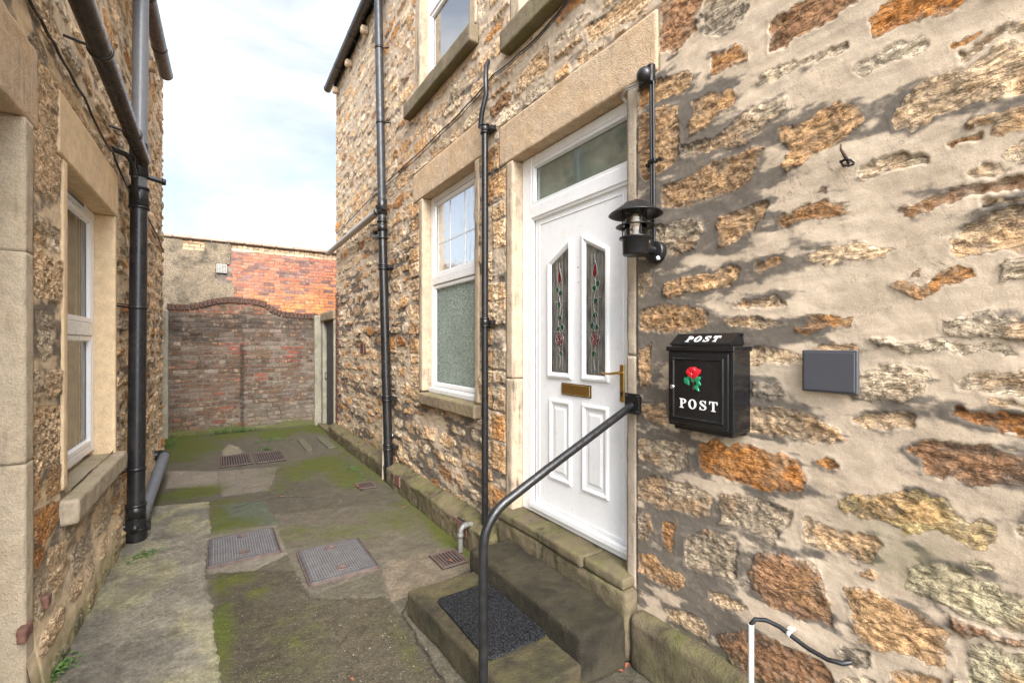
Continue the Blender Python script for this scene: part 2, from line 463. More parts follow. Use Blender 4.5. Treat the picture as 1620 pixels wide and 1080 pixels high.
M['dark'] = mat_plain('dark_void', (.01, .01, .01), .9)
M['wood'] = mat_plain('black_painted_boards', (.022, .023, .027), .5, var=.3, bump=.002, dust=((.10, .10, .11), .5))
M['coping'] = mat_dressed('clay_coping', (.40, .29, .23), (.33, .24, .19), darkamt=.3)
M['blind'] = mat_plain('cream_blind_fabric', (.86, .77, .62), .85, var=.06)
M['panebacking'] = mat_plain('white_pane_backing', (.85, .86, .88), .7, var=.02)
M['room'] = mat_plain('room_wall', (.35, .33, .30), .9)
M['leafred'] = mat_plain('fallen_leaf_rust', (.20, .07, .035), .6, var=.3)
M['lead'] = mat_plain('lead_came', (.45, .45, .44), .4, .5)
M['slate'] = mat_plain('slate_roof', (.09, .09, .10), .7, var=.25, bump=.003)
M['foot'] = mat_plain('blue_grey_plastic', (.13, .145, .17), .35, var=.12, dust=((.08, .075, .07), .5))
M['rootwood'] = mat_plain('old_timber', (.09, .082, .055), .9, var=.3, bump=.003, dust=((.10, .11, .04), .6))

def mat_leaf():
    t = NT('weed_leaf'); c = t.mix(t.rng(t.noise(40, 2), .35, .65), (.03, .075, .014), (.08, .15, .03))
    return t.fin(c, .6)
M['weed'] = mat_leaf()
def mat_mat():
    t = NT('ribbed_black_doormat')
    a = t.noise(170, 4, .75); w = t.n('ShaderNodeTexWave'); w.inputs['Scale'].default_value = 34; w.inputs['Distortion'].default_value = 1.5
    w.inputs['Detail'].default_value = 2; t.l(t.pos, w.inputs['Vector']); w.bands_direction = 'Y'
    c = t.mix(t.math('MULTIPLY', t.rng(a, .46, .62), t.rng(w.outputs['Fac'], .2, .8, .4, 1)), (.004, .004, .005), (.07, .073, .078))
    c = t.mix(t.rng(t.noise(420, 2, .5), .68, .74, 0, .6), c, (.26, .26, .26))
    return t.fin(c, .95, t.bump(t.math('ADD', a, w.outputs['Fac']), .004), spec=.1)
M['doormat'] = mat_mat()
def mat_glass(name, ior=1.9, tint=(.9, .95, .93)):
    # a real thin pane: clear with angle-dependent mirror reflection
    t = NT(name); t.t.nodes.remove(t.b)
    tr = t.n('ShaderNodeBsdfTransparent'); tr.inputs[0].default_value = tint+(1,)
    gl = t.n('ShaderNodeBsdfGlossy'); gl.inputs['Roughness'].default_value = .02
    fr = t.n('ShaderNodeFresnel'); fr.inputs[0].default_value = ior
    fr.inputs[0].default_value = ior
    mx = t.n('ShaderNodeMixShader'); t.l(fr.outputs[0], mx.inputs[0]); t.l(tr.outputs[0], mx.inputs[1]); t.l(gl.outputs[0], mx.inputs[2])
    t.l(mx.outputs[0], t.out.inputs[0]); return t.m
M['glass'] = mat_glass('window_glass')
M['glassr'] = mat_glass('reflective_window_glass', 12.0)
M['lampglass'] = mat_glass('lamp_glass', 1.9, (.96, .97, .97))
def mat_obscure():
    t = NT('obscured_green_glass')
    n = t.noise(95, 4, .6, dist=1.6, stretch=(1, 1, .8)); v = t.vor(70)
    c = t.mix(t.rng(t.noise(62, 3, .7, dist=1.6), .42, .58), (.04, .085, .062), (.34, .44, .38))
    c = t.mix(t.rng(t.noise(2.2, 3), .4, .65, 0, .3), c, (.05, .085, .07))
    return t.fin(c, .16, t.bump(t.math('ADD', n, v), .006), spec=.8)
M['obscure'] = mat_obscure()
def mat_transom():
    t = NT('dark_green_fanlight_glass')
    c = t.mix(t.rng(t.noise(3, 3), .4, .6), (.10, .135, .11), (.17, .215, .18))
    return t.fin(c, .035, None, spec=1.0, IOR=1.9)
M['transom'] = mat_transom()
def mat_rippled():
    t = NT('rippled_clear_glass')
    n = t.noise(14, 3, .5, dist=.6, stretch=(1, 1, .35))
    c = (.30, .34, .33)
    return t.fin(c, .05, t.bump(n, .004), spec=1.0, IOR=3.6)
M['rippled'] = mat_rippled()
def mat_stained():
    t = NT('leaded_clear_glass')
    c = t.mix(t.rng(t.noise(30, 3, stretch=(1, 1, .2)), .35, .65), (.055, .052, .047), (.17, .165, .145))
    return t.fin(c, .08, t.bump(t.noise(60, 3), .001), spec=.8)
M['leaded'] = mat_stained()
def mat_render():
    t = NT('pebbledash_render')
    v = t.vor(55); n = t.noise(3, 5); f = t.noise(150, 4, .6)
    c = t.mix(t.rng(t.noise(70, 6, .75), .38, .62), (.085, .068, .048), (.38, .30, .21))
    c = t.mix(t.rng(t.noise(2.4, 6, .65), .48, .66, 0, .8), c, (.05, .045, .036))
    return t.fin(c, .95, t.bump(t.math('ADD', v, f), .012), spec=.2)
M['render'] = mat_render()

def mat_ground(name):
    t = NT(name)
    gc = t.attr('gcol', True); mo = t.attr('moss'); ag = t.attr('agg'); cr = t.attr('crack')
    nl = t.noise(1.7, 5, .6); nm = t.noise(9, 6, .62); nf = t.noise(70, 6, .7); nx = t.noise(260, 4, .6)
    nq = t.noise(34, 7, .78)
    c = t.scale(gc, t.rng(nm, .3, .7, .72, 1.28)); c = t.scale(c, t.rng(nq, .34, .66, .62, 1.42)); c = t.scale(c, t.rng(nf, .3, .7, .75, 1.25)); c = t.scale(c, t.rng(nx, .3, .7, .72, 1.3))
    c = t.mix(t.rng(nl, .5, .7, 0, .4), c, (.08, .07, .055))
    vo = t.vor(62); peb = t.math('MULTIPLY', t.rng(vo, .20, .32, 1, 0), ag)
    c = t.mix(t.math('MULTIPLY', peb, t.rng(nf, .46, .60, 0, .85)), c, (.26, .21, .14))
    c = t.mix(t.math('MULTIPLY', ag, t.rng(nf, .42, .3, 0, .6)), c, (.035, .03, .022))
    m = t.rng(t.math('ADD', mo, t.math('ADD', t.math('MULTIPLY', t.math('SUBTRACT', nm, .5), 1.1), t.math('MULTIPLY', t.math('SUBTRACT', nf, .5), .7))), .24, 1.05, 0, .95, True)
    gr = t.mix(t.rng(nx, .35, .65), (.024, .036, .004), (.105, .125, .013))
    gr = t.mix(t.rng(nl, .4, .6, 0, .6), gr, (.075, .070, .012))
    c = t.mix(m, c, gr)
    c = t.mix(t.rng(cr, .2, .8), c, (.02, .017, .012))
    h = t.math('ADD', t.math('MULTIPLY', nf, 1.0), t.math('MULTIPLY', nx, .5))
    h = t.math('ADD', h, t.math('MULTIPLY', peb, .6))
    nrm = t.bump(h, .009, 1.0)
    r = t.mixf(m, t.rng(nm, .3, .7, .55, .9), .95)
    return t.fin(c, r, nrm, spec=.35)
M['ground'] = mat_ground('mossy_concrete_ground')

# ------------------------------------------------------------------ masonry field
PAL = {'o': (.42, .20, .07), 'v': (.42, .17, .045), 'b': (.29, .155, .08), 'd': (.58, .41, .25), 'do': (.54, .33, .165), 'p': (.60, .485, .345),
       'g': (.34, .275, .20), 'm': (.38, .28, .13), 'gp': (.48, .375, .255), 'db': (.17, .09, .055), 'gr': (.42, .365, .235)}
def poly_sd(px, pz, poly):
    P = np.array(poly); n = len(P); d2 = np.full(px.shape, 1e9); ins = np.zeros(px.shape, bool)
    for i in range(n):
        a = P[i]; b = P[(i+1) % n]; e = b-a
        wx, wz = px-a[0], pz-a[1]
        t = np.clip((wx*e[0]+wz*e[1])/(e[0]**2+e[1]**2+1e-12), 0, 1)
        d2 = np.minimum(d2, (wx-t*e[0])**2+(wz-t*e[1])**2)
        c = ((a[1] > pz) != (b[1] > pz))
        with np.errstate(divide='ignore', invalid='ignore'):
            xi = a[0]+(pz-a[1])*e[0]/(e[1] if abs(e[1]) > 1e-9 else 1e-9)
        ins ^= c & (px < xi)
    return np.where(ins, 1, -1)*np.sqrt(d2)
def field(U, Z, stones, warp=.012, seed=3, block=None, gap=.018):
    sd = np.full((len(U), len(Z)), -.08); sid = np.full(sd.shape, 0, np.int32)
    UU, ZZ = np.meshgrid(U, Z, indexing='ij')
    WU = UU+warp*2*(fbm(UU*14, ZZ*14, 3, seed)-.5)+warp*.9*(vn2(UU*55, ZZ*55, seed+20)-.5)+warp*.6*(vn2(UU*110, ZZ*110, seed+22)-.5)
    WZ = ZZ+warp*2*(fbm(UU*14+50, ZZ*14, 3, seed+7)-.5)+warp*.9*(vn2(UU*55+9, ZZ*55, seed+21)-.5)+warp*.6*(vn2(UU*110, ZZ*110+7, seed+23)-.5)
    m = .07
    for i, s in enumerate(stones):
        P = np.array(s['p']); lo = P.min(0)-m; hi = P.max(0)+m
        a, b = np.searchsorted(U, [lo[0], hi[0]]); c, d = np.searchsorted(Z, [lo[1], hi[1]])
        if b-a < 2 or d-c < 2: continue
        v = poly_sd(WU[a:b, c:d], WZ[a:b, c:d], s['p'])
        if block is not None: v = np.minimum(v, -block[a:b, c:d]-gap)
        w = sd[a:b, c:d]; k = v > w
        w[k] = v[k]; sid[a:b, c:d][k] = i
    return sd, sid
def inpoly_rects(u, z, rects):
    return any(a < u < b and c < z < d for a, b, c, d in rects)
def rubble(u0, u1, z0, z1, hmin, hmax, wmin, wmax, pal, rng_, gap=.02, prj=(.004, .016), avoid=(), jit=.22):
    out = []; z = z0
    while z < z1:
        h = rng_.uniform(hmin, hmax); u = u0-rng_.uniform(0, wmax)
        while u < u1:
            w = rng_.uniform(wmin, wmax)*(.7+.6*h/hmax)
            if not inpoly_rects(u+w/2, z+h/2, avoid):
                subs = [(u, u+w, z, z+h)]
                if rng_.random() < .22 and h > hmin*1.3:
                    k = z+h*rng_.uniform(.35, .65); subs = [(u, u+w, z, k), (u, u+w, k, z+h)]
                for (a, b, c, d) in subs:
                    dz = rng_.uniform(-.3, .3)*(d-c)*.35
                    g = gap*rng_.uniform(.5, 1.5)
                    a2, b2, c2, d2 = a+g*.6, b-g*.6, c+g*.5+dz, d-g*.5+dz
                    ww, hh = b2-a2, d2-c2
                    if ww < .03 or hh < .02: continue
                    J = lambda s: rng_.uniform(-.2, 1)*jit*s
                    Pp = [(a2+J(ww)*.7, c2+J(hh)), (a2+ww*rng_.uniform(.4, .6), c2+J(hh)*.4), (b2-J(ww)*.7, c2+J(hh)), (b2-J(ww)*.2, c2+hh*.5),
                          (b2-J(ww)*.7, d2-J(hh)), (a2+ww*rng_.uniform(.4, .6), d2-J(hh)*.4), (a2+J(ww)*.7, d2-J(hh)), (a2+J(ww)*.2, c2+hh*.5)]
                    keys, wt = pal
                    out.append({'p': Pp, 'c': PAL[rng_.choice(keys, p=wt)], 'h': rng_.uniform(*prj), 't': (rng_.uniform(-.06, .06), rng_.uniform(-.06, .06)), 'cu': (a2+b2)/2, 'cz': (c2+d2)/2})
            u += w
        z += h
    return out
def mkstone(P, c, h=0.0, t=(0, 0)):
    A = np.array(P); return {'p': P, 'c': PAL[c] if isinstance(c, str) else c, 'h': h, 't': t, 'cu': A[:, 0].mean(), 'cz': A[:, 1].mean()}
def relief(UU, ZZ, sd, sid, stones, rough=.010, mort=.004, round_=.012, seed=5, diag=.35):
    H = np.array([s['h'] for s in stones]); TU = np.array([s['t'][0] for s in stones]); TZ = np.array([s['t'][1] for s in stones])
    CU = np.array([s['cu'] for s in stones]); CZ = np.array([s['cz'] for s in stones])
    n1 = 1-np.abs(2*fbm(UU*16+ZZ*diag*16, ZZ*34, 4, seed, .58)-1)      # bedding ridges
    n2 = fbm(UU*45, ZZ*70, 3, seed+9, .6)
    n3 = 1-np.abs(2*fbm(UU*7+ZZ*diag*9, ZZ*13, 3, seed+60, .5)-1)
    hs = H[sid]+rough*.8*(n3-.75)+np.clip((UU-CU[sid])*TU[sid], -.012, .012)+np.clip((ZZ-CZ[sid])*TZ[sid], -.012, .012)+rough*1.5*(n1-.75)+rough*.9*(n2-.5)
    hm = mort*2*(fbm(UU*3.1, ZZ*5.5, 4, seed+30)-.5)+.0025*(fbm(UU*18, ZZ*24, 3, seed+31)-.5)
    k = sstep(-.002, round_, sd)
    return hm*(1-k)+hs*k

def colors(stones, sid, UU, ZZ, seed=1):
    C = np.array([s['c'] for s in stones]); v = .82+.36*rng.random(len(C)); C = C*v[:, None]
    c = C[sid]
    return c

# ------------------------------------------------------------------ traced stones on the near wall (survey points on the plane)
ZA = lambda u, v: onR(960+u/2.4545, v/2.4545)
ZB = lambda u, v: onR(960+u/2.4545, 400+v/2.4545)
ZC = lambda u, v: onR(960+u/2.4545, 640+v/2.4545)
TR = [
('A','b',"215,-60 370,-60 372,0 345,70 350,115 300,170 260,205 200,205 205,100 212,20"),
('A','g',"400,-60 580,-60 560,0 540,50 500,105 430,125 380,135 360,60 385,0"),
('A','b',"630,90 690,50 760,10 800,-40 1010,-50 990,0 930,30 880,80 790,120 720,150 680,190 630,210"),
('A','v',"1010,85 1060,30 1110,0 1180,-50 1400,-60 1390,0 1340,40 1240,80 1130,100 1060,140 1025,150 1030,120"),
('A','o',"405,240 410,200 470,195 500,175 550,195 548,230 470,265 430,290 405,285"),
('A','o',"1340,170 1400,150 1465,120 1465,135 1400,175 1340,195"),
('A','d',"1110,460 1150,390 1200,330 1265,285 1275,305 1340,275 1390,270 1430,240 1500,190 1550,155 1590,160 1590,195 1700,190 1700,370 1540,375 1450,400 1380,410 1310,440 1220,500 1190,520 1120,490"),
('A','gp',"585,300 700,240 760,240 860,190 940,160 950,180 880,220 800,240 700,290 640,320 590,330"),
('A','p',"960,250 1040,210 1130,170 1240,140 1250,165 1200,220 1120,240 1050,260 1000,290 970,280"),
('A','do',"310,490 340,440 330,400 370,370 400,345 440,370 480,340 510,370 490,420 430,440 400,480 360,510 320,535"),
('A','gp',"540,430 600,400 700,375 690,420 640,470 600,520 540,560 440,580 330,620 290,610 290,560 420,540 480,480"),
('A','do',"660,500 750,480 830,430 900,400 970,410 1005,450 990,480 930,530 860,580 800,600 760,640 690,670 665,650 690,600 720,590 660,540"),
('A','do',"215,730 300,690 400,640 500,600 610,560 590,640 560,700 480,750 400,770 300,800 215,810"),
('A','do',"125,350 200,310 320,275 335,300 330,340 270,370 200,400 125,430"),
('A','do',"125,450 200,420 275,400 280,500 285,600 240,650 150,700 125,690"),
('A','o',"665,840 690,820 700,830 800,790 850,760 880,790 920,795 925,820 960,830 860,850 760,860 690,885 665,885"),
('A','do',"430,840 500,820 600,780 635,780 615,840 570,890 520,920 470,960 430,960"),
('A','gp',"125,890 220,870 360,840 375,900 350,960 230,1000 125,1010"),
('A','d',"770,990 850,960 960,935 1040,945 1060,960 1110,965 1070,990 1000,1000 930,1010 860,1040 800,1020"),
('A','do',"580,1020 640,1000 690,985 690,1010 640,1030 600,1055 580,1050"),
('A','b',"1145,800 1200,790 1290,750 1400,710 1480,715 1560,700 1700,680 1700,735 1560,750 1480,750 1400,760 1330,790 1240,815 1200,840 1160,830"),
('A','d',"1340,980 1345,940 1400,890 1470,840 1540,815 1700,805 1700,960 1560,970 1480,980 1380,1000"),
('A','o',"1335,560 1400,540 1475,500 1450,540 1380,560 1350,580"),
('A','p',"985,650 1050,620 1140,595 1180,605 1250,600 1240,630 1150,660 1060,680 1000,700 980,690"),
('A','o',"820,725 850,720 850,740 825,740"),
('A','p',"1550,600 1640,540 1700,530 1700,640 1580,650"),
('A','d',"-90,110 0,50 100,-40 190,-50 150,60 60,100 -60,180"),
('B','do',"220,120 260,100 330,95 400,80 480,45 512,60 510,100 480,125 400,150 300,165 250,180 220,160"),
('B','do',"125,230 200,200 300,205 370,215 390,240 385,290 300,310 200,310 125,300"),
('B','d',"480,200 560,185 650,160 690,180 700,205 620,210 530,220"),
('B','d',"450,265 520,250 600,255 690,270 600,295 480,285"),
('B','o',"725,285 770,275 780,240 880,250 955,250 957,285 870,290 800,310 730,305"),
('B','o',"1095,125 1160,110 1220,125 1250,90 1330,60 1410,55 1430,90 1350,110 1290,130 1240,170 1210,185 1150,160 1110,140"),
('B','b',"1170,90 1210,60 1215,85 1180,100"),
('B','p',"1015,345 1100,340 1220,335 1300,325 1380,355 1480,345 1560,360 1590,385 1540,400 1450,385 1400,400 1340,370 1240,385 1150,385 1060,365"),
('B','d',"560,440 560,365 650,375 760,385 860,345 960,360 990,385 900,420 650,425"),
('B','gp',"970,460 1060,440 1150,430 1240,450 1265,490 1230,530 1160,575 1100,570 1040,580 970,560"),
('B','p',"1360,490 1430,465 1560,460 1640,435 1700,440 1700,590 1580,545 1480,540 1370,520"),
('B','d',"555,590 650,600 760,605 840,660 900,690 940,715 880,740 790,740 700,700 620,700 555,700"),
('B','d',"948,650 1000,625 1100,618 1200,618 1213,645 1180,680 1100,690 1010,680"),
('B','v',"1315,620 1340,605 1450,615 1540,620 1700,620 1700,725 1560,695 1480,670 1400,655"),
('B','v',"355,750 410,722 470,745 500,735 570,750 640,775 690,765 740,810 770,880 750,930 650,920 590,915 500,890 430,865 380,850 355,830"),
('B','b',"1165,755 1230,725 1300,725 1400,745 1500,750 1560,780 1700,830 1700,910 1560,910 1480,915 1400,900 1360,870 1300,875 1230,860 1210,800"),
('B','o',"810,805 850,797 905,820 900,835 850,840 815,830"),
('B','gp',"120,720 220,720 310,740 320,830 250,850 120,800"),
('B','m',"895,960 950,935 1040,935 1120,925 1200,925 1260,955 1300,950 1350,1010 1400,1045 1470,1030 1520,1045 1520,1100 1460,1165 1350,1120 1290,1080 1180,1100 1100,1040 1000,1020 920,1010"),
('B','do',"122,380 175,350 175,510 130,520"),
('B','g',"125,90 175,70 180,130 140,170 122,160"),
('B','g',"560,500 680,510 700,560 640,580 560,550"),
('B','d',"130,580 235,580 235,680 140,650"),
('C','gp',"118,290 180,275 260,300 350,320 410,360 405,430 360,445 280,415 200,400 118,360"),
('C','gp',"440,345 520,345 620,375 720,410 720,450 690,490 650,540 590,510 530,470 440,465"),
('C','d',"755,435 800,440 880,480 960,500 1050,510 1065,560 1020,610 980,615 900,570 830,560 770,520"),
('C','g',"118,420 170,425 180,500 160,540 118,510"),
('C','o',"215,455 265,455 265,510 255,585 220,540"),
('C','do',"118,570 180,580 240,630 300,660 305,710 260,720 200,690 118,650"),
('C','gp',"305,510 380,490 470,500 510,530 505,640 500,710 440,670 370,650 300,630"),
('C','d',"395,720 440,725 500,755 550,790 540,805 470,795 400,755"),
('C','b',"560,590 620,570 720,590 790,600 830,650 850,740 870,860 800,840 720,820 640,790 560,710"),
('C','do',"985,655 1020,645 1055,675 1040,695 990,680"),
('C','gr',"1155,640 1220,610 1280,615 1400,660 1500,700 1600,740 1700,790 1700,925 1560,880 1430,850 1350,800 1250,760 1160,720"),
('C','gr',"1390,610 1450,600 1510,640 1500,665 1440,655 1390,630"),
('C','do',"920,715 980,710 1060,740 1150,770 1230,830 1330,880 1310,960 1310,1030 1220,990 1120,960 1040,950 980,920 950,860 945,780"),
('C','d',"220,780 300,800 370,830 400,870 400,930 320,880 240,840"),
('C','b',"435,890 520,870 640,900 740,950 830,1000 870,1060 870,1150 700,1160 560,1110 450,960"),
('C','gr',"1410,930 1480,925 1560,960 1700,980 1700,1200 1400,1200 1395,1000"),
('C','do',"1105,1030 1150,1020 1240,1050 1300,1080 1250,1150 1100,1110"),
('C','g',"890,950 1010,950 1020,1010 950,1020"),
('C','gp',"900,1060 1000,1050 1070,1100 1060,1170 920,1170"),
]
traced = []
for z, c, s in TR:
    F_ = {'A': ZA, 'B': ZB, 'C': ZC}[z]
    P = [F_(*map(float, q.split(','))) for q in s.split()]
    traced.append(mkstone(P, c, h=rng.uniform(-.004, .004), t=(rng.uniform(-.04, .04), rng.uniform(-.05, .05))))

# ------------------------------------------------------------------ RIGHT HOUSE
XW = 1.9
DOOR = (1.755, 2.895, .43, 3.085)
WIN = (3.50, 4.69, 1.16, 3.30)
UW1 = (3.60, 4.76, 4.42, 6.0)
UW2 = (1.50, 2.80, 4.06, 5.9)
ENDY = 8.92
def spaced(a, b, f):
    out = [a]
    while out[-1] < b: out.append(out[-1]+f(out[-1]))
    out[-1] = b
    return np.array(out)
U = spaced(-2.0, ENDY, lambda u: .05 if u < .15 else (.0055 if u < 1.7 else .0055+(u-1.7)*.0018))
Z = spaced(-.02, 6.5, lambda z: .0075 if z < 3.7 else .014)
UU, ZZ = np.meshgrid(U, Z, indexing='ij')
r1 = np.random.default_rng(5)
nearrects = [(-3, 1.70, -.1, 3.9)]
stones = []
# quoin-like stones beside the door and window
zz = .32
while zz < 3.1:
    h = r1.uniform(.10, .26)
    for (a, b) in ((2.995, 3.19), (3.20, 3.34)):
        if r1.random() < .85: stones.append(mkstone([(a, zz+.012), (b, zz+.012+r1.uniform(-.01, .02)), (b, zz+h-.012), (a, zz+h-.012)], r1.choice(['d', 'do', 'o', 'gp']), r1.uniform(.0, .012)))
    zz += h
zz = 1.2
while zz < 3.3:
    h = r1.uniform(.12, .28)
    stones.append(mkstone([(4.80, zz+.012), (5.0+r1.uniform(0, .15), zz+.012), (5.0+r1.uniform(0, .15), zz+h-.012), (4.80, zz+h-.012)], r1.choice(['d', 'd', 'do']), r1.uniform(.0, .012)))
    zz += h
quoins = list(stones)
palR = (['d', 'do', 'o', 'b', 'gp', 'p', 'v'], [.40, .17, .07, .04, .12, .18, .02])
avoidR = [(a-.0, b+.0, c, d) for a, b, c, d in (DOOR, WIN, UW1, UW2)]+nearrects+[(2.98, 3.35, .3, 3.12), (4.78, 5.02, 1.2, 3.3)]
proc = rubble(1.55, 9.1, .15, 3.95, .10, .24, .15, .46, palR, r1, gap=.040, prj=(.0, .012), avoid=avoidR, jit=.34)
proc += rubble(-2.5, 9.1, 3.95, 6.6, .09, .20, .14, .42, palR, r1, gap=.040, prj=(.0, .012), avoid=avoidR[:4], jit=.34)
proc += rubble(-2.5, .22, -.1, 3.95, .12, .26, .2, .5, palR, r1, gap=.05, prj=(0, .01), avoid=[])
sdt, idt = field(U, Z, traced, warp=.014, seed=3)
sdq, idq = field(U, Z, quoins, warp=.006, seed=3)
sdp, idp = field(U, Z, proc, warp=.018, seed=4, block=np.maximum(sdt, sdq))
allst = traced+quoins+proc
sd = np.where((sdt >= sdq) & (sdt >= sdp), sdt, np.where(sdq >= sdp, sdq, sdp))
sid = np.where((sdt >= sdq) & (sdt >= sdp), idt, np.where(sdq >= sdp, idq+len(traced), idp+len(traced)+len(quoins)))
near = sstep(2.0, 1.5, UU)*sstep(4.4, 3.6, ZZ)
# beyond the door the pointing covers less: buried stone edges where mortar is smeared over
cover = (fbm(UU*5, ZZ*8, 4, 77)-.55)*.06
sd = sd+cover*(1-near)*.6
h = relief(UU, ZZ, sd, sid, allst, rough=.009, mort=.006, round_=.005)
h = h+(1-near)*(.014*(fbm(UU*7, ZZ*9, 3, 91)-.5)+.010*(fbm(UU*30, ZZ*36, 3, 92)-.5))
# shallow hollow ring: the mortar lips over each stone on the near wall
lip = np.exp(-((sd+.006)/.006)**2)*near
h = h+lip*.0012-.0015*near*sstep(-.002, .004, sd)
scol = colors(allst, sid, UU, ZZ)*(1.08+.04*sstep(1.6, 1.9, UU))[..., None]
# orange rims on a few of the big buff stones
rim = sstep(.5, .62, fbm(UU*5, ZZ*7, 4, 55))[..., None]
scol = scol*(1-rim*.55)+np.array([.42, .23, .10])*rim*.55*np.clip(scol.mean(-1, keepdims=True)/.3, .4, 1.1)
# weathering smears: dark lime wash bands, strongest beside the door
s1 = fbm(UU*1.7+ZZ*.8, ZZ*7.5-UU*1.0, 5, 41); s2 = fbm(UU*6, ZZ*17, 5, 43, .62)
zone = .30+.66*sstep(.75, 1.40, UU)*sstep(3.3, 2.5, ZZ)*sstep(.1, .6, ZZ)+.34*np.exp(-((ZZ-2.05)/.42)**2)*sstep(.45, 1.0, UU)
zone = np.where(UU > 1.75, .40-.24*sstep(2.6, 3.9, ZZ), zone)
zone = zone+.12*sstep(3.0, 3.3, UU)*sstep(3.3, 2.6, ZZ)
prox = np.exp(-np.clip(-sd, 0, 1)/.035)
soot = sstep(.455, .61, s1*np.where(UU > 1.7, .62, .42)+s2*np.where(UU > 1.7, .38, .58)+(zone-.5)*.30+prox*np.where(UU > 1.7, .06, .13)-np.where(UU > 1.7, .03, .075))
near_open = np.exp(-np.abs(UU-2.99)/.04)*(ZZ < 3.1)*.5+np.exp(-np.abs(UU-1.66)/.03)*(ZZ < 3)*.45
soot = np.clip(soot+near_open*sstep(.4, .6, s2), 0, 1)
moss = sstep(.62, .2, ZZ)*.5*sstep(.4, .6, fbm(UU*2, ZZ*3, 3, 12))+.55*np.exp(-((UU-.55)/.25)**2-((ZZ-1.0)/.22)**2)
moss = moss+.35*sstep(.35, .1, ZZ)
hgt = h
def calm(h, sd, UU, ZZ, rects):
    k = np.zeros_like(h)
    for a, b, c, d in rects:
        dist = np.maximum(np.maximum(a-UU, UU-b), np.maximum(c-ZZ, ZZ-d))
        k = np.maximum(k, sstep(.016, .004, dist))
    return h*(1-k)-.006*k, np.minimum(sd, .05-.1*k)
hgt, sd = calm(h, sd, UU, ZZ, [(1.545, 3.09, 3.087, 3.40), (3.36, 4.97, 3.28, 3.60), (2.895, 2.99, .3, 3.09), (1.69, 1.757, .3, 3.09), (4.69, 4.785, 1.1, 3.28), (3.425, 3.5, 1.1, 3.28), (3.40, 4.66, 1.045, 1.165), (3.44, 5.08, 4.27, 4.43), (1.2, 2.955, 3.9, 4.065), (4.76, 4.9, 4.4, 6), (3.48, 3.6, 4.4, 6), (2.8, 2.93, 4.06, 5.9)])
mask = np.ones((len(U)-1, len(Z)-1), bool)
uc, zc = (U[:-1]+U[1:])/2, (Z[:-1]+Z[1:])/2
for a, b, c, d in (DOOR, WIN, UW1, UW2):
    mask &= ~(((uc > a-.005) & (uc < b+.005))[:, None] & ((zc > c-.02) & (zc < d+.005))[None, :])
P = np.stack([XW-hgt, UU, ZZ], -1)
# far corner turns back
P[-1, :, 0] = XW+.05
house = empty('stone_house', (2.6, 4.0, 0), 'rubble stone house on the right with the white front door', 'house')
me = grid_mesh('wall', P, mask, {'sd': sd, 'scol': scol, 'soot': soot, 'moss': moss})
link('wall', me, M['wallR'], house)
# far gable return and the body of the house behind
b = MB(); b.box(XW+.05, 6.5, ENDY-.3, ENDY-.004, 0, 6.5); b.box(6.2, 6.5, -2, ENDY-.3, 0, 6.5); b.box(XW+.03, 6.5, -2.3, -2.0, 0, 6.5)
b.box(XW+.32, 6.2, -2, ENDY-.3, 3.42, 3.5)
b.build('gable_wall', M['jamb'], house)
b = MB(); b.add([(1.72, -2.3, 6.52), (1.72, 9.0, 6.52), (4.2, 9.0, 8.2), (4.2, -2.3, 8.2), (6.7, -2.3, 6.5), (6.7, 9.0, 6.5)], [(0, 1, 2, 3), (3, 2, 5, 4), (0, 3, 4), (1, 5, 2)])
b.build('roof', M['slate'], house)
# lintels, jambs, sills
FX = XW-.008
def lint(u0, u1, z0, z1, mat=None, dep=.20, seed=1, nm='lintel', pr=0.0):
    block(nm, mat or M['lintel'], house, FX-pr, XW+dep, u0, u1, z0, z1, res=.016, r=.007, amp=.0035, seed=seed)
lint(1.545, 3.09, 3.087, 3.40, seed=2)
lint(3.36, 4.97, 3.28, 3.60, seed=3)
# door jamb stones: several blocks a side
def jambs(u0, u1, zs, mat, seed, dep=.22, pr=0.0):
    for i in range(len(zs)-1):
        block('jamb', mat, house, FX-pr+.002*(i % 2), XW+dep, u0, u1, zs[i]+.0015, zs[i+1]-.0015, res=.018, r=.006, amp=.003, seed=seed+i)
jambs(2.895, 2.99, [.36, 1.42, 3.084], M['jamb'], 10)
jambs(1.69, 1.757, [.36, 1.62, 3.084], M['jambdark'], 20, pr=-.008)
jambs(4.69, 4.785, [1.17, 3.277], M['jamb'], 30)
jambs(3.425, 3.50, [1.17, 3.277], M['jamb'], 40)
jambs(4.76, 4.90, [4.47, 6.0], M['jamb'], 50)
jambs(3.48, 3.60, [4.47, 6.0], M['jamb'], 54)
jambs(2.80, 2.93, [4.08, 5.9], M['jamb'], 57)
lint(3.4, 5.0, 6.003, 6.28, seed=6); lint(1.3, 3.0, 5.903, 6.2, seed=7)
block('sill', M['sill'], house, XW-.065, XW+.2, 3.40, 4.66, 1.045, 1.165, res=.014, r=.012, amp=.008, seed=60, freq=11)
block('sill', M['sillU'], house, XW-.085, XW+.2, 3.44, 5.08, 4.27, 4.43, res=.016, r=.01, amp=.004, seed=61)
block('sill', M['sillU'], house, XW-.085, XW+.2, 1.2, 2.955, 3.90, 4.065, res=.016, r=.01, amp=.004, seed=62)
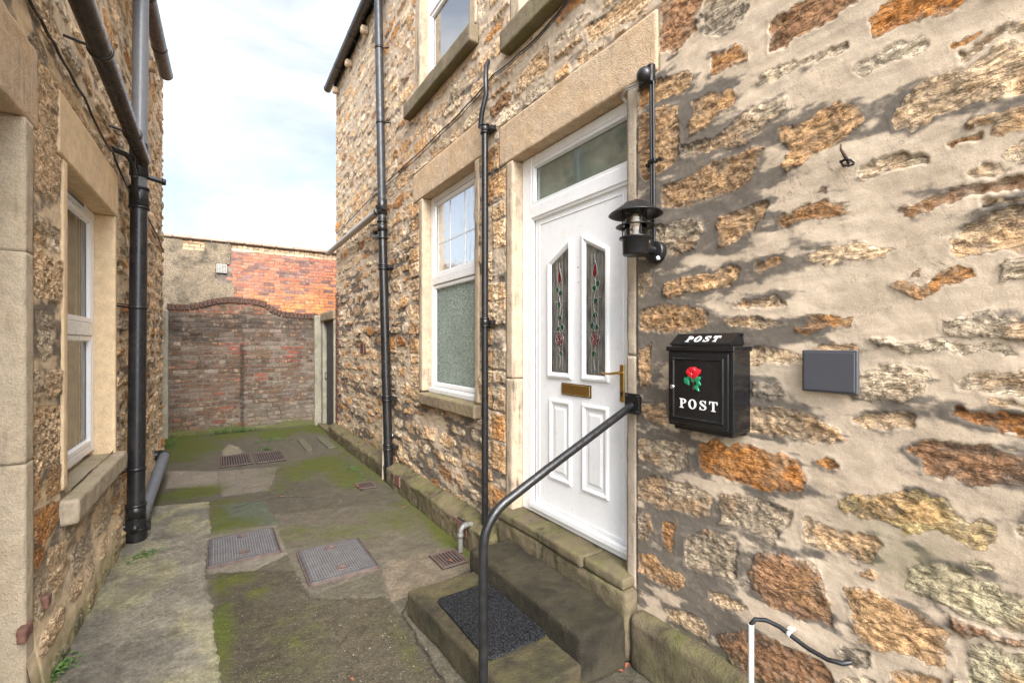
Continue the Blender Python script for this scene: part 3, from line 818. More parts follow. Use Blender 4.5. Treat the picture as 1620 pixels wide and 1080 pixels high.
# plinth: weathered stones with a sloping top along the foot of the wall
def plfn(top):
    def f(V):
        V = V.copy(); t = np.clip((V[:, 2]-top*.55)/(top*.45), 0, 1); w = (V[:, 0] < XW-.03)
        k = np.clip((XW-.02-V[:, 0])/.16, 0, 1)
        V[:, 2] -= k*t*top*.22
        V[:, 0] += .0
        return V
    return f
segs = [(2.97, 5.25, .25, 1.732), (5.245, 8.9, .225, 1.75)]
for i, (a, bb, tp, xf) in enumerate(segs):
    block('plinth', M['plinth'], house, xf, XW+.02, a, bb, -.02, tp, res=.018, r=.022, amp=.022, seed=70+i, fn=plfn(tp), freq=7)
# stones under the threshold and the near plinth
block('plinth', M['plinth'], house, 1.805, XW+.02, 1.67, 2.967, .0, .365, res=.016, r=.02, amp=.018, seed=81, freq=8)
block('plinth', M['plinth'], house, 1.815, XW+.02, .80, 1.66, -.02, .285, res=.016, r=.03, amp=.014, seed=82, freq=6, fn=plfn(.36))
block('plinth', M['plinth'], house, 1.825, XW+.02, -1.0, .797, -.02, .27, res=.03, r=.03, amp=.014, seed=83, freq=6)
block('threshold', M['plinth'], house, 1.80, 2.2, 2.02, 2.985, .368, .432, res=.014, r=.012, amp=.012, seed=84, freq=10)
block('threshold', M['plinth'], house, 1.815, 2.2, 1.70, 2.016, .368, .430, res=.014, r=.012, amp=.010, seed=85, freq=10)
# brick quoins at the far corner
qs = MB(); z = .1; k = 0
while z < 2.6:
    w = .14 if k % 2 else .25
    qs.box(XW-.016, XW+.06, ENDY-w, ENDY+.004, z, z+.075, .006); z += .088; k += 1
qs.build('brick_quoin', M['terracotta'], house)

# ---- windows of the right house
def RX(u, v, h): return (h, u, v)
def seal(mb, ya, yb, za, zb, x, w_=.004):
    mb.box(x-.0015, x+.004, ya, ya+w_, za, zb); mb.box(x-.0015, x+.004, yb-w_, yb, za, zb); mb.box(x-.0015, x+.004, ya+w_, yb-w_, za, za+w_); mb.box(x-.0015, x+.004, ya+w_, yb-w_, zb-w_, zb)
def window_R(name, y0, y1, z0, z1, zt, xf, parent, top_mat, bot_mat, bars=True, fw=.06, sash=.045):
    f = MB()
    f.box(xf, xf+.07, y0-.03, y0+fw, z0, z1, .004); f.box(xf, xf+.07, y1-fw, y1+.0, z0, z1, .004)
    f.box(xf+.001, xf+.07, y0+fw, y1-fw, z0, z0+fw, .004); f.box(xf+.001, xf+.07, y0+fw, y1-fw, z1-fw, z1, .004)
    f.box(xf-.006, xf+.07, y0+fw, y1-fw, zt-.045, zt+.045, .006)
    o = f.build('window', M['upvc'], parent)
    b = MB()
    for (a, bb) in ((z0+fw, zt-.045), (zt+.045, z1-fw)): seal(b, y0+fw+sash, y1-fw-sash, a+sash-.003, bb-sash+.003, xf+.0262)
    b.build('seal', M['dark'], o)
    s = MB()
    for (a, bb) in ((z0+fw, zt-.045), (zt+.045, z1-fw)):
        ya, yb = y0+fw+.004, y1-fw-.004
        outer = [(ya, a+.003), (yb, a+.003), (yb, bb-.003), (ya, bb-.003)]
        s.rings([(outer, xf+.012), (offset_poly(outer, .006), xf+.004), (offset_poly(outer, sash-.01), xf+.006), (offset_poly(outer, sash), xf+.026)], RX, close=False)
    s.build('sash', M['upvc'], o)
    for (a, bb, m) in ((z0+fw, zt-.045, bot_mat), (zt+.045, z1-fw, top_mat)):
        MB().box(xf+.028, xf+.032, y0+fw+.03, y1-fw-.03, a+.03, bb-.03).build('pane', m, o)
    if bars:
        g = MB(); a, bb = zt+.045+sash, z1-fw-sash; ya, yb = y0+fw+sash, y1-fw-sash
        for k in (1, 2): g.box(xf+.0235, xf+.0275, ya+(yb-ya)*k/3-.006, ya+(yb-ya)*k/3+.006, a, bb)
        g.box(xf+.0245, xf+.0272, ya, yb, a+(bb-a)*.42-.006, a+(bb-a)*.42+.006)
        g.build('glazing_bar', M['upvc_dirty'], o)
    return o
w1 = window_R('window', 3.50, 4.69, 1.168, 3.278, 2.37, 1.995, house, M['rippled'], M['obscure'])
MB().box(1.955, 1.996, 3.5, 4.66, 1.166, 1.215, .006).build('cill', M['upvc_dirty'], w1)
w2 = window_R('window', 3.60, 4.76, 4.435, 6.0, 5.35, 1.99, house, M['glassr'], M['glassr'], bars=False)
MB().box(2.06, 2.065, 3.62, 4.52, 4.48, 6.0).build('blind', M['panebacking'], w2)  # unseen white sheet, added close behind the glass to whiten the pane
w3 = window_R('window', 1.50, 2.80, 4.07, 5.9, 5.2, 1.99, house, M['glassr'], M['glassr'], bars=False)
MB().box(2.06, 2.065, 1.52, 2.6, 4.1, 5.9).build('blind', M['panebacking'], w3)  # added white backing here too, brightening the pane in place of reflected sky
MB().box(2.14, 2.16, 3.35, 4.9, 1.0, 3.4).build('room_partition', M['room'], house)

# ---- front door
door = None
f = MB(); XF = 1.985
f.box(XF, XF+.08, 2.775, 2.893, .435, 3.084, .004)
f.box(XF, XF+.08, 1.70, 1.80, .435, 3.084, .004)
f.box(XF+.001, XF+.08, 1.80, 2.775, 3.02, 3.083, .004)
f.box(XF-.004, XF+.08, 1.80, 2.775, 2.62, 2.715, .006)
f.box(XF+.002, XF+.08, 1.80, 2.775, .436, .475, .003)
o = [(1.80, 2.715), (2.775, 2.715), (2.775, 3.02), (1.80, 3.02)]
f.rings([(o, XF+.004), (offset_poly(o, .022), XF+.002), (offset_poly(o, .03), XF+.03)], RX, close=False)
o = [(1.80, .475), (2.775, .475), (2.775, 2.62), (1.80, 2.62)]
f.rings([(o, XF+.003), (offset_poly(o, .015), XF+.006), (offset_poly(o, .018), XF+.026)], RX, close=False)
door = f.build('front_door', M['upvc'], house)
MB().box(XF+.032, XF+.038, 1.80, 2.775, 2.70, 3.03).build('fanlight', M['transom'], door)
XL = XF+.02
D1 = [(2.595, 1.445), (2.33, 1.445), (2.33, 2.405), (2.595, 2.27)]
D2 = [(2.235, 1.445), (1.985, 1.445), (1.985, 2.27), (2.235, 2.405)]
D3 = [(2.575, .73), (2.335, .73), (2.335, 1.30), (2.575, 1.30)]
D4 = [(2.23, .73), (1.99, .73), (1.99, 1.30), (2.23, 1.30)]
# leaf: slab with the glazed openings left free
lf = MB()
y0, y1 = 1.822, 2.752
def strip(a, bb, c, d): lf.box(XL, XL+.045, a, bb, c, d)
g1 = offset_poly(D1, .04); g2 = offset_poly(D2, .04)
lf.box(XL, XL+.045, y0, y1, .478, 1.49)
lf.box(XL, XL+.045, y0, y1, 2.27, 2.617)
lf.box(XL, XL+.045, y0, 2.03, 1.49, 2.27); lf.box(XL, XL+.045, 2.19, 2.375, 1.49, 2.27); lf.box(XL, XL+.045, 2.552, y1, 1.49, 2.27)
leaf = lf.build('door_leaf', M['upvc'], door)
mo_ = MB()
for D in (D1, D2):
    mo_.rings([(D, XL-.0005), (offset_poly(D, .008), XL-.016), (offset_poly(D, .020), XL-.019), (offset_poly(D, .036), XL-.008), (offset_poly(D, .045), XL+.004)], RX, close=False)
for D in (D3, D4):
    mo_.rings([(D, XL-.0005), (offset_poly(D, .008), XL-.014), (offset_poly(D, .018), XL-.016), (offset_poly(D, .034), XL-.003), (offset_poly(D, .036), XL-.003)], RX, close=False)
    mo_.rings([(offset_poly(D, .055), XL-.0006), (offset_poly(D, .072), XL-.007)], RX, close=True)
oo = [(y0+.0, .478), (y1, .478), (y1, 2.617), (y0, 2.617)]
mo_.rings([(offset_poly(oo, .05), XL-.0005), (offset_poly(oo, .055), XL-.005), (offset_poly(oo, .062), XL-.0005)], RX, close=False)
mo_.build('door_moulding', M['upvc'], door)
for D in (D1, D2):
    g = offset_poly(D, .044)
    MB().prism(g, XL+.001, XL-.0035, RX).build('glass_panel', M['leaded'], door)
# stained glass motifs
def disc(cx, cz, rx, rz, n=12, rot=0):
    return [(cx+rx*math.cos(t)*math.cos(rot)-rz*math.sin(t)*math.sin(rot), cz+rx*math.cos(t)*math.sin(rot)+rz*math.sin(t)*math.cos(rot)) for t in [2*math.pi*i/n for i in range(n)]]
def leafpoly(cx, cz, L, W, rot):
    pts = [(-.5, 0), (-.25, .42), (.05, .5), (.32, .28), (.5, 0), (.32, -.28), (.05, -.5), (-.25, -.42)]
    return [(cx+(p*L)*math.cos(rot)-(q*W)*math.sin(rot), cz+(p*L)*math.sin(rot)+(q*W)*math.cos(rot)) for p, q in pts]
M['redglass'] = mat_plain('deep_red_glass', (.12, .012, .016), .12, var=.3)
M['greenglass'] = mat_plain('deep_green_glass', (.008, .055, .028), .12, var=.3)
XG = XL-.0036
for sgn, cy in ((1, 2.461), (-1, 2.111)):
    red = MB(); grn = MB(); led = MB()
    tz = 2.13
    bud = [(cy-.006, tz+.075), (cy+.018*sgn, tz+.03), (cy+.020*sgn, tz-.01), (cy, tz-.03), (cy-.022*sgn, tz-.012), (cy-.016*sgn, tz+.03)]
    red.prism(bud, XG, XG-.0015, RX)
    red.prism(disc(cy, 1.715, .036, .044, 14), XG, XG-.0015, RX)
    for (dy, z, rot) in ((.024, 2.06, .8), (-.006, 2.035, -.3), (.004, 1.955, .3), (.0, 1.865, .1), (-.026, 1.80, .9), (.012, 1.79, -.2), (-.01, 1.62, .4)):
        grn.prism(leafpoly(cy+dy*sgn, z, .045, .036, rot*sgn), XG, XG-.0015, RX)
        c = leafpoly(cy+dy*sgn, z, .049, .040, rot*sgn)
        led.tube([RX(a, b_, XG-.001) for a, b_ in c+[c[0]]], .0011, 5, False)
    led.tube([RX(a, b_, XG-.001) for a, b_ in bud+[bud[0]]], .0013, 5, False)
    led.tube([RX(cy, tz+.07, XG-.001), RX(cy+.002, tz+.12, XG-.001)], .0013, 5, False)
    for rr in (.037, .024, .012):
        c = disc(cy, 1.715+(.003 if rr < .03 else 0), rr, rr*1.2, 10, rr*40); led.tube([RX(a, b_, XG-.0016) for a, b_ in c+[c[0]]], .0011, 5, False)
    for k in range(5):
        a = k*1.2566+.3
        led.tube([RX(cy+.024*math.cos(a), 1.715+.028*math.sin(a), XG-.0016), RX(cy+.037*math.cos(a+.35), 1.715+.044*math.sin(a+.35), XG-.0016)], .0011, 5, False)
    led.tube([RX(cy+sgn*.012*math.sin(i*.9), tz-.03-i*.031, XG-.001) for i in range(12)], .0013, 5, False)
    led.tube([RX(cy+sgn*.010*math.sin(i*.9+2), 1.67-i*.03, XG-.001) for i in range(6)], .0013, 5, False)
    for z in (1.975, 1.768): led.tube([RX(cy-.064, z, XG-.001), RX(cy+.064, z+.002, XG-.001)], .0012, 5, False)
    for dy in (-.03, .03): led.tube([RX(cy+dy, 1.50, XG-.0008), RX(cy+dy*.9, 2.25, XG-.0008)], .0008, 5, False)
    red.build('red_rose_glass', M['redglass'], door); grn.build('green_leaf_glass', M['greenglass'], door); led.build('leading', M['lead'], door)
# rubber seals
b = MB()
seal(b, 1.8175, 2.7565, .4815, 2.6135, XL-.0002, .005); seal(b, 1.829, 2.746, 2.744, 2.991, XF+.0312)
b.build('door_seal', M['dark'], door)
# furniture
hb = MB(); hb.box(XL-.012, XL, 1.862, 1.897, 1.343, 1.562, .003); hb.build('handle_plate', M['brass'], door)
hb = MB(); hb.tube([(XL-.012, 1.88, 1.515), (XL-.045, 1.88, 1.515)], .010, 12)
hb.tube([(XL-.045, 1.872, 1.517), (XL-.047, 1.90, 1.513), (XL-.047, 1.95, 1.506), (XL-.045, 1.995, 1.507), (XL-.042, 2.012, 1.512)], [.009, .009, .007, .0065, .006], 12)
hb.build('door_handle', M['brass'], door)
hb = MB(); hb.lathe((XL-.014, 1.88, 1.40), [(0, -.004), (.009, -.004), (.009, .004)], 'x', 14); hb.box(XL-.016, XL-.012, 1.876, 1.884, 1.375, 1.40); hb.build('keyhole', M['brassdark'], door)
hb = MB(); hb.box(XL-.008, XL, 2.145, 2.437, 1.338, 1.420, .002); lb = hb.build('letter_plate', M['brassdark'], door)
hb = MB(); hb.box(XL-.014, XL-.0085, 2.151, 2.431, 1.346, 1.414, .002); hb.build('letter_flap', M['brass'], lb)
hb = MB()
for y in np.linspace(1.87, 2.72, 8): hb.lathe((XF+.0, y-.01, .50), [(0, -.003), (.006, -.002), (.006, .004)], 'x', 10)
for (y, z) in ((2.275, 2.19), (2.272, 2.09)): hb.lathe((XL-.001, y, z), [(0, -.002), (.004, -.001), (.004, .002)], 'x', 8)
hb.build('screw', M['rust'], door)
MB().box(XF-.022, XF+.01, 1.80, 2.775, .477, .515, .005).build('weather_bar', M['upvc'], door)
MB().box(2.15, 2.17, 1.6, 3.0, .4, 3.2).build('room_partition', M['room'], house)

# ------------------------------------------------------------------ LEFT HOUSE
a0 = math.atan(.025); LU = np.array([math.sin(a0), math.cos(a0)]); LN = np.array([math.cos(a0), -math.sin(a0)])
def LP(u, z, h):
    """u = world Y on the wall line; h = distance out of the wall"""
    u = np.asarray(u, float); z = np.asarray(z, float); h = np.asarray(h, float)
    u, z, h = np.broadcast_arrays(u, z, h)
    return np.stack([-.8075+.025*u+LN[0]*h, u+LN[1]*h, z], -1)
def LV(V):   # block built as (x=out,y=along,z) -> placed on the left wall
    V = np.asarray(V, float); return LP(V[:, 1], V[:, 2], V[:, 0])
def LT(u, z, h): return tuple(float(c) for c in LP(u, z, h))
LWIN = (3.60, 4.86, .84, 2.725)
LDOOR = (1.55, 2.93, -.1, 2.72)
LEND = 7.93; LTOP = 5.6
lh = empty('stone_house', (-1.6, 4.5, 0), 'rubble stone house on the left with a cream blind in its window', 'house')
U = spaced(.9, LEND, lambda u: .05 if u < 2.5 else .0065+(u-2.5)*.0014)
Z = spaced(-.02, LTOP, lambda z: .008 if z < 3.9 else .013)
UU, ZZ = np.meshgrid(U, Z, indexing='ij')
r2 = np.random.default_rng(21)
TL = [('d', "47,60 98,140 98,240 90,325 47,300 45,200"), ('gp', "47,330 95,365 97,400 60,380 46,372"),
      ('do', "46,340 62,345 68,372 64,388 46,380"), ('p', "70,362 97,368 98,404 80,397 66,388"),
      ('h', "46,386 62,388 72,402 97,410 97,470 92,480 46,468"), ('p', "55,492 72,490 78,505 84,512 84,560 76,572 60,568 56,545 58,520"),
      ('gp', "49,588 62,585 67,600 64,632 50,636"), ('d', "72,585 96,583 97,626 74,630 69,610"),
      ('h2', "49,648 60,642 96,640 98,725 85,738 70,742 50,755"), ('do', "50,758 62,745 66,760 62,790 50,808"),
      ('do', "76,742 98,728 101,775 75,792 70,770"), ('o', "50,812 75,797 98,790 99,815 75,850 62,870 50,862"),
      ('o', "50,870 72,860 70,880 60,905 49,898"), ('d', "75,870 98,855 100,880 80,905 72,895"),
      ('g', "57,45 75,90 76,120 60,110 42,60"), ('d', "20,-40 60,-40 100,60 85,90 50,20"), ('g', "56,110 72,150 78,180 80,215 60,205 55,160"), ('g', "57,150 76,185 80,222 66,212 56,190"),
      ('gp', "49,905 70,915 80,940 60,985 50,970")]
tr = []; hid = []
for c, s in TL:
    Pp = [onL(*map(float, q.split(','))) for q in s.split()]
    hid.append(c[0] == 'h'); tr.append(mkstone(Pp, {'h': 'd', 'h2': 'd'}.get(c, c), r2.uniform(-.002, .006), (r2.uniform(-.04, .04),)*2))
palL = (['d', 'do', 'gp', 'g', 'p', 'o', 'b'], [.35, .20, .16, .07, .14, .06, .02])
av = [(2.9, 3.52, .0, 3.3), LDOOR, LWIN]
pr = rubble(4.8, 8.1, .0, 5.7, .09, .22, .14, .42, palL, r2, gap=.040, prj=(.002, .018), avoid=av, jit=.3)
pr += rubble(-2.2, 4.8, 3.3, 5.7, .12, .26, .2, .5, palL, r2, gap=.040, prj=(.002, .015), avoid=av, jit=.3)
pr += rubble(3.3, 4.8, 3.05, 3.3, .10, .16, .2, .4, palL, r2, gap=.03, prj=(.002, .015), avoid=[])
pr += rubble(2.9, 4.8, -.05, .66, .12, .22, .2, .45, (['gp', 'd', 'g'], [.5, .3, .2]), r2, gap=.05, prj=(.0, .012), avoid=[(2.9, 3.52, .5, 1)], jit=.3)
pr += rubble(-2.2, 1.5, -.1, 3.3, .12, .26, .2, .5, palL, r2, gap=.040, prj=(.002, .015), avoid=[], jit=.3)
sdt, idt = field(U, Z, tr, warp=.008, seed=8)
sdp, idp = field(U, Z, pr, warp=.018, seed=9, block=sdt)
al = tr+pr
sd = np.maximum(sdt, sdp); sid = np.where(sdt >= sdp, idt, idp+len(tr))
sd = sd+(fbm(UU*4, ZZ*6, 3, 78)-.5)*.03*(UU > 4.8)
h = relief(UU, ZZ, sd, sid, al, rough=.011, mort=.005, round_=.012, seed=15)+.010*(fbm(UU*7, ZZ*9, 3, 95)-.5)
# honeycomb weathering pits in the buff blocks
def cells(x, y, seed):
    ix, iy = np.floor(x), np.floor(y); best = np.full(x.shape, 9.)
    for dx in (-1, 0, 1):
        for dy in (-1, 0, 1):
            cx, cy = ix+dx, iy+dy; zr = np.zeros_like(cx)
            px, py = cx+_h(cx, cy, zr, seed), cy+_h(cx, cy, zr, seed+1)
            best = np.minimum(best, (x-px)**2+(y-py)**2)
    return np.sqrt(best)
reg = (UU > 2.95) & (UU < 3.6)
pit = np.zeros_like(sd)
cw = cells(UU*26, ZZ*30, 4)
honey = np.zeros_like(sd)
for i, k in enumerate(hid):
    if k: honey[(sid == i) & (sdt >= sdp)] = 1
wk = fbm(UU*5, ZZ*5, 3, 66)
pit = sstep(.42, .2, cw)*honey*sstep(.004, .02, sd)*sstep(.30, .5, wk)
small = sstep(.35, .15, cells(UU*60, ZZ*75, 9))*sstep(.0, .01, sd)*sstep(.5, .62, fbm(UU*2.5, ZZ*3, 3, 67))
h = h-.022*pit-.009*small
h, sd = calm(h, sd, UU, ZZ, [(.9, 3.11, 2.712, 3.09), (2.9, 3.035, 0, 2.72), (3.43, 4.955, 2.727, 3.075), (4.86, 4.925, .79, 2.73), (3.515, 3.6, .8, 2.73), (3.5, 4.93, .665, .805)])
# battered foot of the wall
h = h+.05*sstep(.45, .0, ZZ)
scol = colors(al, sid, UU, ZZ)
scol = scol*(1-.8*pit[..., None])*(1-.4*small[..., None])
s1 = fbm(UU*2.2, ZZ*4.5, 4, 141); s2 = fbm(UU*9, ZZ*14, 3, 143); prox = np.exp(-np.clip(-sd, 0, 1)/.04)
soot = sstep(.46, .70, s1*.55+s2*.45+.02*sstep(3.3, 2.7, ZZ)+prox*.04)
soot = soot*(.95-.35*sstep(3.0, 3.6, ZZ)*(UU > 4.9))
soot = np.maximum(soot*sstep(-.3, .9, ZZ), 0)
moss = .75*sstep(.34, .05, ZZ)
mask = np.ones((len(U)-1, len(Z)-1), bool); uc, zc = (U[:-1]+U[1:])/2, (Z[:-1]+Z[1:])/2
for a, b_, c, d in (LDOOR, LWIN):
    mask &= ~(((uc > a-.005) & (uc < b_+.005))[:, None] & ((zc > c-.01) & (zc < d+.005))[None, :])
P = LP(UU, ZZ, h); P[-1, :, 0] -= .06
link('wall', grid_mesh('wall', P, mask, {'sd': sd, 'scol': scol, 'soot': soot, 'moss': moss}), M['wallL'], lh)
def lblock(nm, mat, *dim, **kw): return block(nm, mat, lh, *dim, fn=LV, **kw)
lblock('lintel', M['lintel'], -.35, .014, 1.2, 3.11, 2.712, 3.09, res=.02, r=.007, amp=.004, seed=101)
for i, (a, b_) in enumerate(((-.02, 1.14), (1.1408, 2.1), (2.1008, 2.709))):
    lblock('jamb', M['pillar'], -.35, .016, 2.93, 3.035, a, b_, res=.018, r=.0022, amp=.002, seed=103+i)
lblock('lintel', M['jambL'], -.25, .012, 3.43, 4.955, 2.727, 3.075, res=.018, r=.004, amp=.001, seed=110)
lblock('jamb', M['jambL'], -.25, .008, 4.86, 4.925, .79, 2.724, res=.02, r=.004, amp=.001, seed=111)
lblock('jamb', M['jambL'], -.25, .008, 3.515, 3.60, .86, 2.724, res=.02, r=.005, amp=.001, seed=112)
lblock('sill', M['sillL'], -.2, .075, 3.50, 4.93, .665, .805, res=.014, r=.012, amp=.009, seed=113, freq=12)
# uPVC window, left house
XFl = -.12
f = MB()
def lbox(mb, h0, h1, u0, u1, z0, z1, bev=.004):
    t = MB(); t.box(h0, h1, u0, u1, z0, z1, bev); mb.add(LV(np.array(t.v)).tolist(), t.f)
u0, u1, z0, z1, zt = 3.60, 4.86, .845, 2.722, 1.80
lbox(f, XFl-.07, XFl, u0, u0+.06, z0, z1); lbox(f, XFl-.07, XFl, u1-.055, u1, z0, z1)
lbox(f, XFl-.07, XFl-.001, u0+.06, u1-.055, z0, z0+.055); lbox(f, XFl-.07, XFl-.001, u0+.06, u1-.055, z1-.06, z1); lbox(f, XFl-.07, XFl+.004, u0+.06, u1-.055, zt-.05, zt+.045)
lwn = f.build('window', M['upvc'], lh)
s = MB()
for (a, b_) in ((z0+.055, zt-.05), (zt+.045, z1-.06)):
    o = [(u0+.062, a+.002), (u1-.057, a+.002), (u1-.057, b_-.002), (u0+.062, b_-.002)]
    s.rings([(o, XFl-.012), (offset_poly(o, .006), XFl-.002), (offset_poly(o, .035), XFl-.004), (offset_poly(o, .045), XFl-.028)], lambda u, v, hh: LT(u, v, hh), close=False)
s.build('sash', M['upvc'], lwn)
for (a, b_) in ((z0+.055, zt-.05), (zt+.045, z1-.06)):
    g = MB(); lbox(g, XFl-.034, XFl-.030, u0+.09, u1-.085, a+.03, b_-.03, 0); g.build('pane', M['glass'], lwn)
g = MB(); lbox(g, XFl, XFl+.02, u0+.2, u1-.35, z1-.055, z1-.02, .003); tv = g.build('trickle_vent', M['upvc_dirty'], lwn)
g = MB()
for k in range(26): lbox(g, XFl+.0185, XFl+.0215, u0+.22+k*.025, u0+.232+k*.025, z1-.05, z1-.026, 0)
g.build('vent_slot', M['dark'], tv)
g = MB(); n = 120
pts = [(u0+.02+(u1-u0-.16)*i/n, -.172+.014*math.sin(i*.9)+.008*math.sin(i*2.3)) for i in range(n+1)]
g.add([LT(u, zz_, hh) for u, hh in pts for zz_ in (.8, 2.7)], [(2*i, 2*i+2, 2*i+3, 2*i+1) for i in range(n)], True); g.build('curtain', M['blind'], lwn)
g = MB(); lbox(g, -.8, -.78, 2.9, 5.2, .5, 3.0, 0); lbox(g, -.78, -.26, 5.0, 5.02, .5, 3.0, 0); lbox(g, -.78, -.36, 3.3, 3.32, .5, 3.0, 0); g.build('room_partition', M['room'], lh)
# recessed doorway at the near end
g = MB(); lbox(g, -.4, -.34, 1.5, 2.93, 0, 2.72, 0); g.build('front_door', M['upvc_dirty'], lh)
g = MB(); lbox(g, -4.5, -.06, LEND-.3, LEND-.004, 0, LTOP, 0); lbox(g, -4.5, -4.2, .9, LEND-.3, 0, LTOP, 0); lbox(g, -4.5, -.0, .75, .9, 0, LTOP, 0); g.build('gable_wall', M['jamb'], lh)
g = MB(); g.add([LT(u, z, hh) for u, z, hh in ((.8, LTOP+.02, .0), (LEND-.01, LTOP+.02, .0), (LEND-.01, 6.9, -2.2), (.8, 6.9, -2.2), (.8, LTOP, -4.6), (LEND-.01, LTOP, -4.6))], [(0, 1, 2, 3), (3, 2, 5, 4), (0, 3, 4), (1, 5, 2)]); g.build('roof', M['slate'], lh)

# ------------------------------------------------------------------ BRICK WALLS
def bricks(u0, u1, z0, z1, bw, ch, rng_, colfn, joint=.010, sag=None):
    out = []; z = z0; row = 0
    while z < z1:
        u = u0-(row % 2)*bw*.5-rng_.uniform(0, .03)
        head = (row % 4 == 3)
        while u < u1:
            w = (bw if not head else bw*.5)*rng_.uniform(.94, 1.06)
            q = joint*rng_.uniform(.35, .75); dz = rng_.uniform(-.003, .003)
            if u+w > u0 and u < u1:
                P_ = [(u+q, z+q+dz), (u+w-q, z+q+dz+rng_.uniform(-.003, .003)), (u+w-q, z+ch-q+dz), (u+q, z+ch-q+dz+rng_.uniform(-.003, .003))]
                out.append(mkstone(P_, colfn(u+w/2, z+ch/2, rng_), rng_.uniform(.0, .006), (rng_.uniform(-.03, .03), rng_.uniform(-.03, .03))))
            u += w
        z += ch; row += 1
    return out
YB = 10.3
r3 = np.random.default_rng(31)
def prof(x):   # curved top of the low wall
    return np.interp(x, [-.8, -.70, -.42, -.30, -.10, .08, .25, .70, .84, 1.0, 1.16, 1.40, 1.8], [2.40, 2.42, 2.43, 2.46, 2.53, 2.58, 2.60, 2.58, 2.545, 2.43, 2.36, 2.335, 2.33])
def clow(x, z, r):
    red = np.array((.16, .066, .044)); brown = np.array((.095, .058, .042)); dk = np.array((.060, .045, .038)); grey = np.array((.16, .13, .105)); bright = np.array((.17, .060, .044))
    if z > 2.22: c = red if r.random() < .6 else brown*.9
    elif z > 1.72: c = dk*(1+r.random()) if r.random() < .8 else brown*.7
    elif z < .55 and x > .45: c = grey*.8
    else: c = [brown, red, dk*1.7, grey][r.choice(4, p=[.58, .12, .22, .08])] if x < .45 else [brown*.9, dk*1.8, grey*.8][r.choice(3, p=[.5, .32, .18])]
    if 1.12 < x < 1.52 and 1.28 < z < 1.68: c = bright
    if 0.2 < x < .48 and (1.60 < z < 1.72 or 1.45 < z < 1.55 or .98 < z < 1.08) and r.random() < .8: c = bright*.9
    if .68 < x < .9 and 1.0 < z < 1.09: c = bright*.9
    return tuple(c*r.uniform(.8, 1.25))
U = spaced(-.72, 1.76, lambda u: .008); Z = spaced(-.02, 2.62, lambda z: .008)
UU, ZZ = np.meshgrid(U, Z, indexing='ij')
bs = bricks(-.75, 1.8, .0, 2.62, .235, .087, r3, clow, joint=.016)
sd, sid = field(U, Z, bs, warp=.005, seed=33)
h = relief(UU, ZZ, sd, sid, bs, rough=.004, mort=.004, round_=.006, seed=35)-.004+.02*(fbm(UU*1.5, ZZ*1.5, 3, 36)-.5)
h = h+np.where(UU > .45, .03, 0)*sstep(2.0, 1.9, ZZ)              # the patched right half stands proud
h = h-.03*np.exp(-((UU-.445)/.02)**2)*sstep(1.75, 1.5, ZZ)
scol = colors(bs, sid, UU, ZZ)
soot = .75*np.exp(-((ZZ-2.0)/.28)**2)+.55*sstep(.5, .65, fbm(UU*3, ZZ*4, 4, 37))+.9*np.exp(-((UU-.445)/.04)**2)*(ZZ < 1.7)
moss = .9*sstep(.22, .0, ZZ)+.35*sstep(.45, .1, ZZ)*sstep(.45, .6, fbm(UU*4, ZZ*4, 3, 38))
mask = ((Z[1:])[None, :] < prof((U[:-1]+U[1:])/2)[:, None]-.10)
low = empty('brick_wall', (.5, YB, 0), 'low dark brick wall with a curved brick-on-edge top closing the alley', 'wall')
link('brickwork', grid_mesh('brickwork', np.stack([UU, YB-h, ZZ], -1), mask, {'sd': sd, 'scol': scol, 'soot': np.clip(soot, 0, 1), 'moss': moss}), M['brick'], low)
xs = np.linspace(-.74, 1.79, 60); bk = MB()
poly = [(x, prof(x)-.04) for x in xs]
bk.prism([(xs[0], -.02)]+[(xs[-1], -.02)]+poly[::-1], YB+.035, YB+.24, lambda u, v, hh: (u, hh, v)); bk.build('wall_core', M['concrete'], low)
cop = MB(); x = -.73
M['copbrick'] = mat_plain('coping_brick', (.10, .052, .038), .9, var=.5, bump=.003, bscale=40, dust=((.06, .05, .04), .8))
while x < 1.76:
    w = random.uniform(.062, .074); zc = prof(x+w/2); sl = math.atan2(prof(x+w)-prof(x), w)
    t = MB(); t.box(-w/2+.004, w/2-.004, -.125+random.uniform(-.006, .006), .125, -.115, random.uniform(-.006, .004), .008)
    ca, sa = math.cos(sl), math.sin(sl)
    cop.add([(x+w/2+vx*ca-vz*sa, YB+.10+vy, zc+vx*sa+vz*ca) for vx, vy, vz in t.v], t.f)
    x += w
cop.build('coping', M['copbrick'], low)
# high wall beyond
YH = 13.0
r4 = np.random.default_rng(41)
HT = 4.13
def chi(x, z, r):
    o = np.array((.50, .165, .055)); rd = np.array((.31, .105, .065)); dk = np.array((.15, .075, .065)); buff = np.array((.42, .29, .18))
    if z > HT-.13: c = buff
    else:
        k = np.clip((3.4-z)/.9+.5*(x-1.5)/1.5, 0, 1)
        c = o*k+rd*(1-k)
        if r.random() < .28-.15*k: c = dk
    return tuple(c*r.uniform(.75, 1.25))
U = spaced(-3.0, 5.0, lambda u: .014); Z = spaced(0, HT, lambda z: .05 if z < 2.2 else .0125)
UU, ZZ = np.meshgrid(U, Z, indexing='ij')
bs = bricks(.36, 5.0, 2.2, HT+.02, .235, .080, r4, chi, joint=.010)+bricks(-.62, -.22, HT-.25, HT+.02, .225, .080, r4, lambda x, z, r: (.45, .28, .16), joint=.012)
sd, sid = field(U, Z, bs, warp=.003, seed=43)
h = relief(UU, ZZ, sd, sid, bs, rough=.003, mort=.002, round_=.006, seed=45)-.004
soot = .5*sstep(.52, .66, fbm(UU*2, ZZ*2, 4, 47))
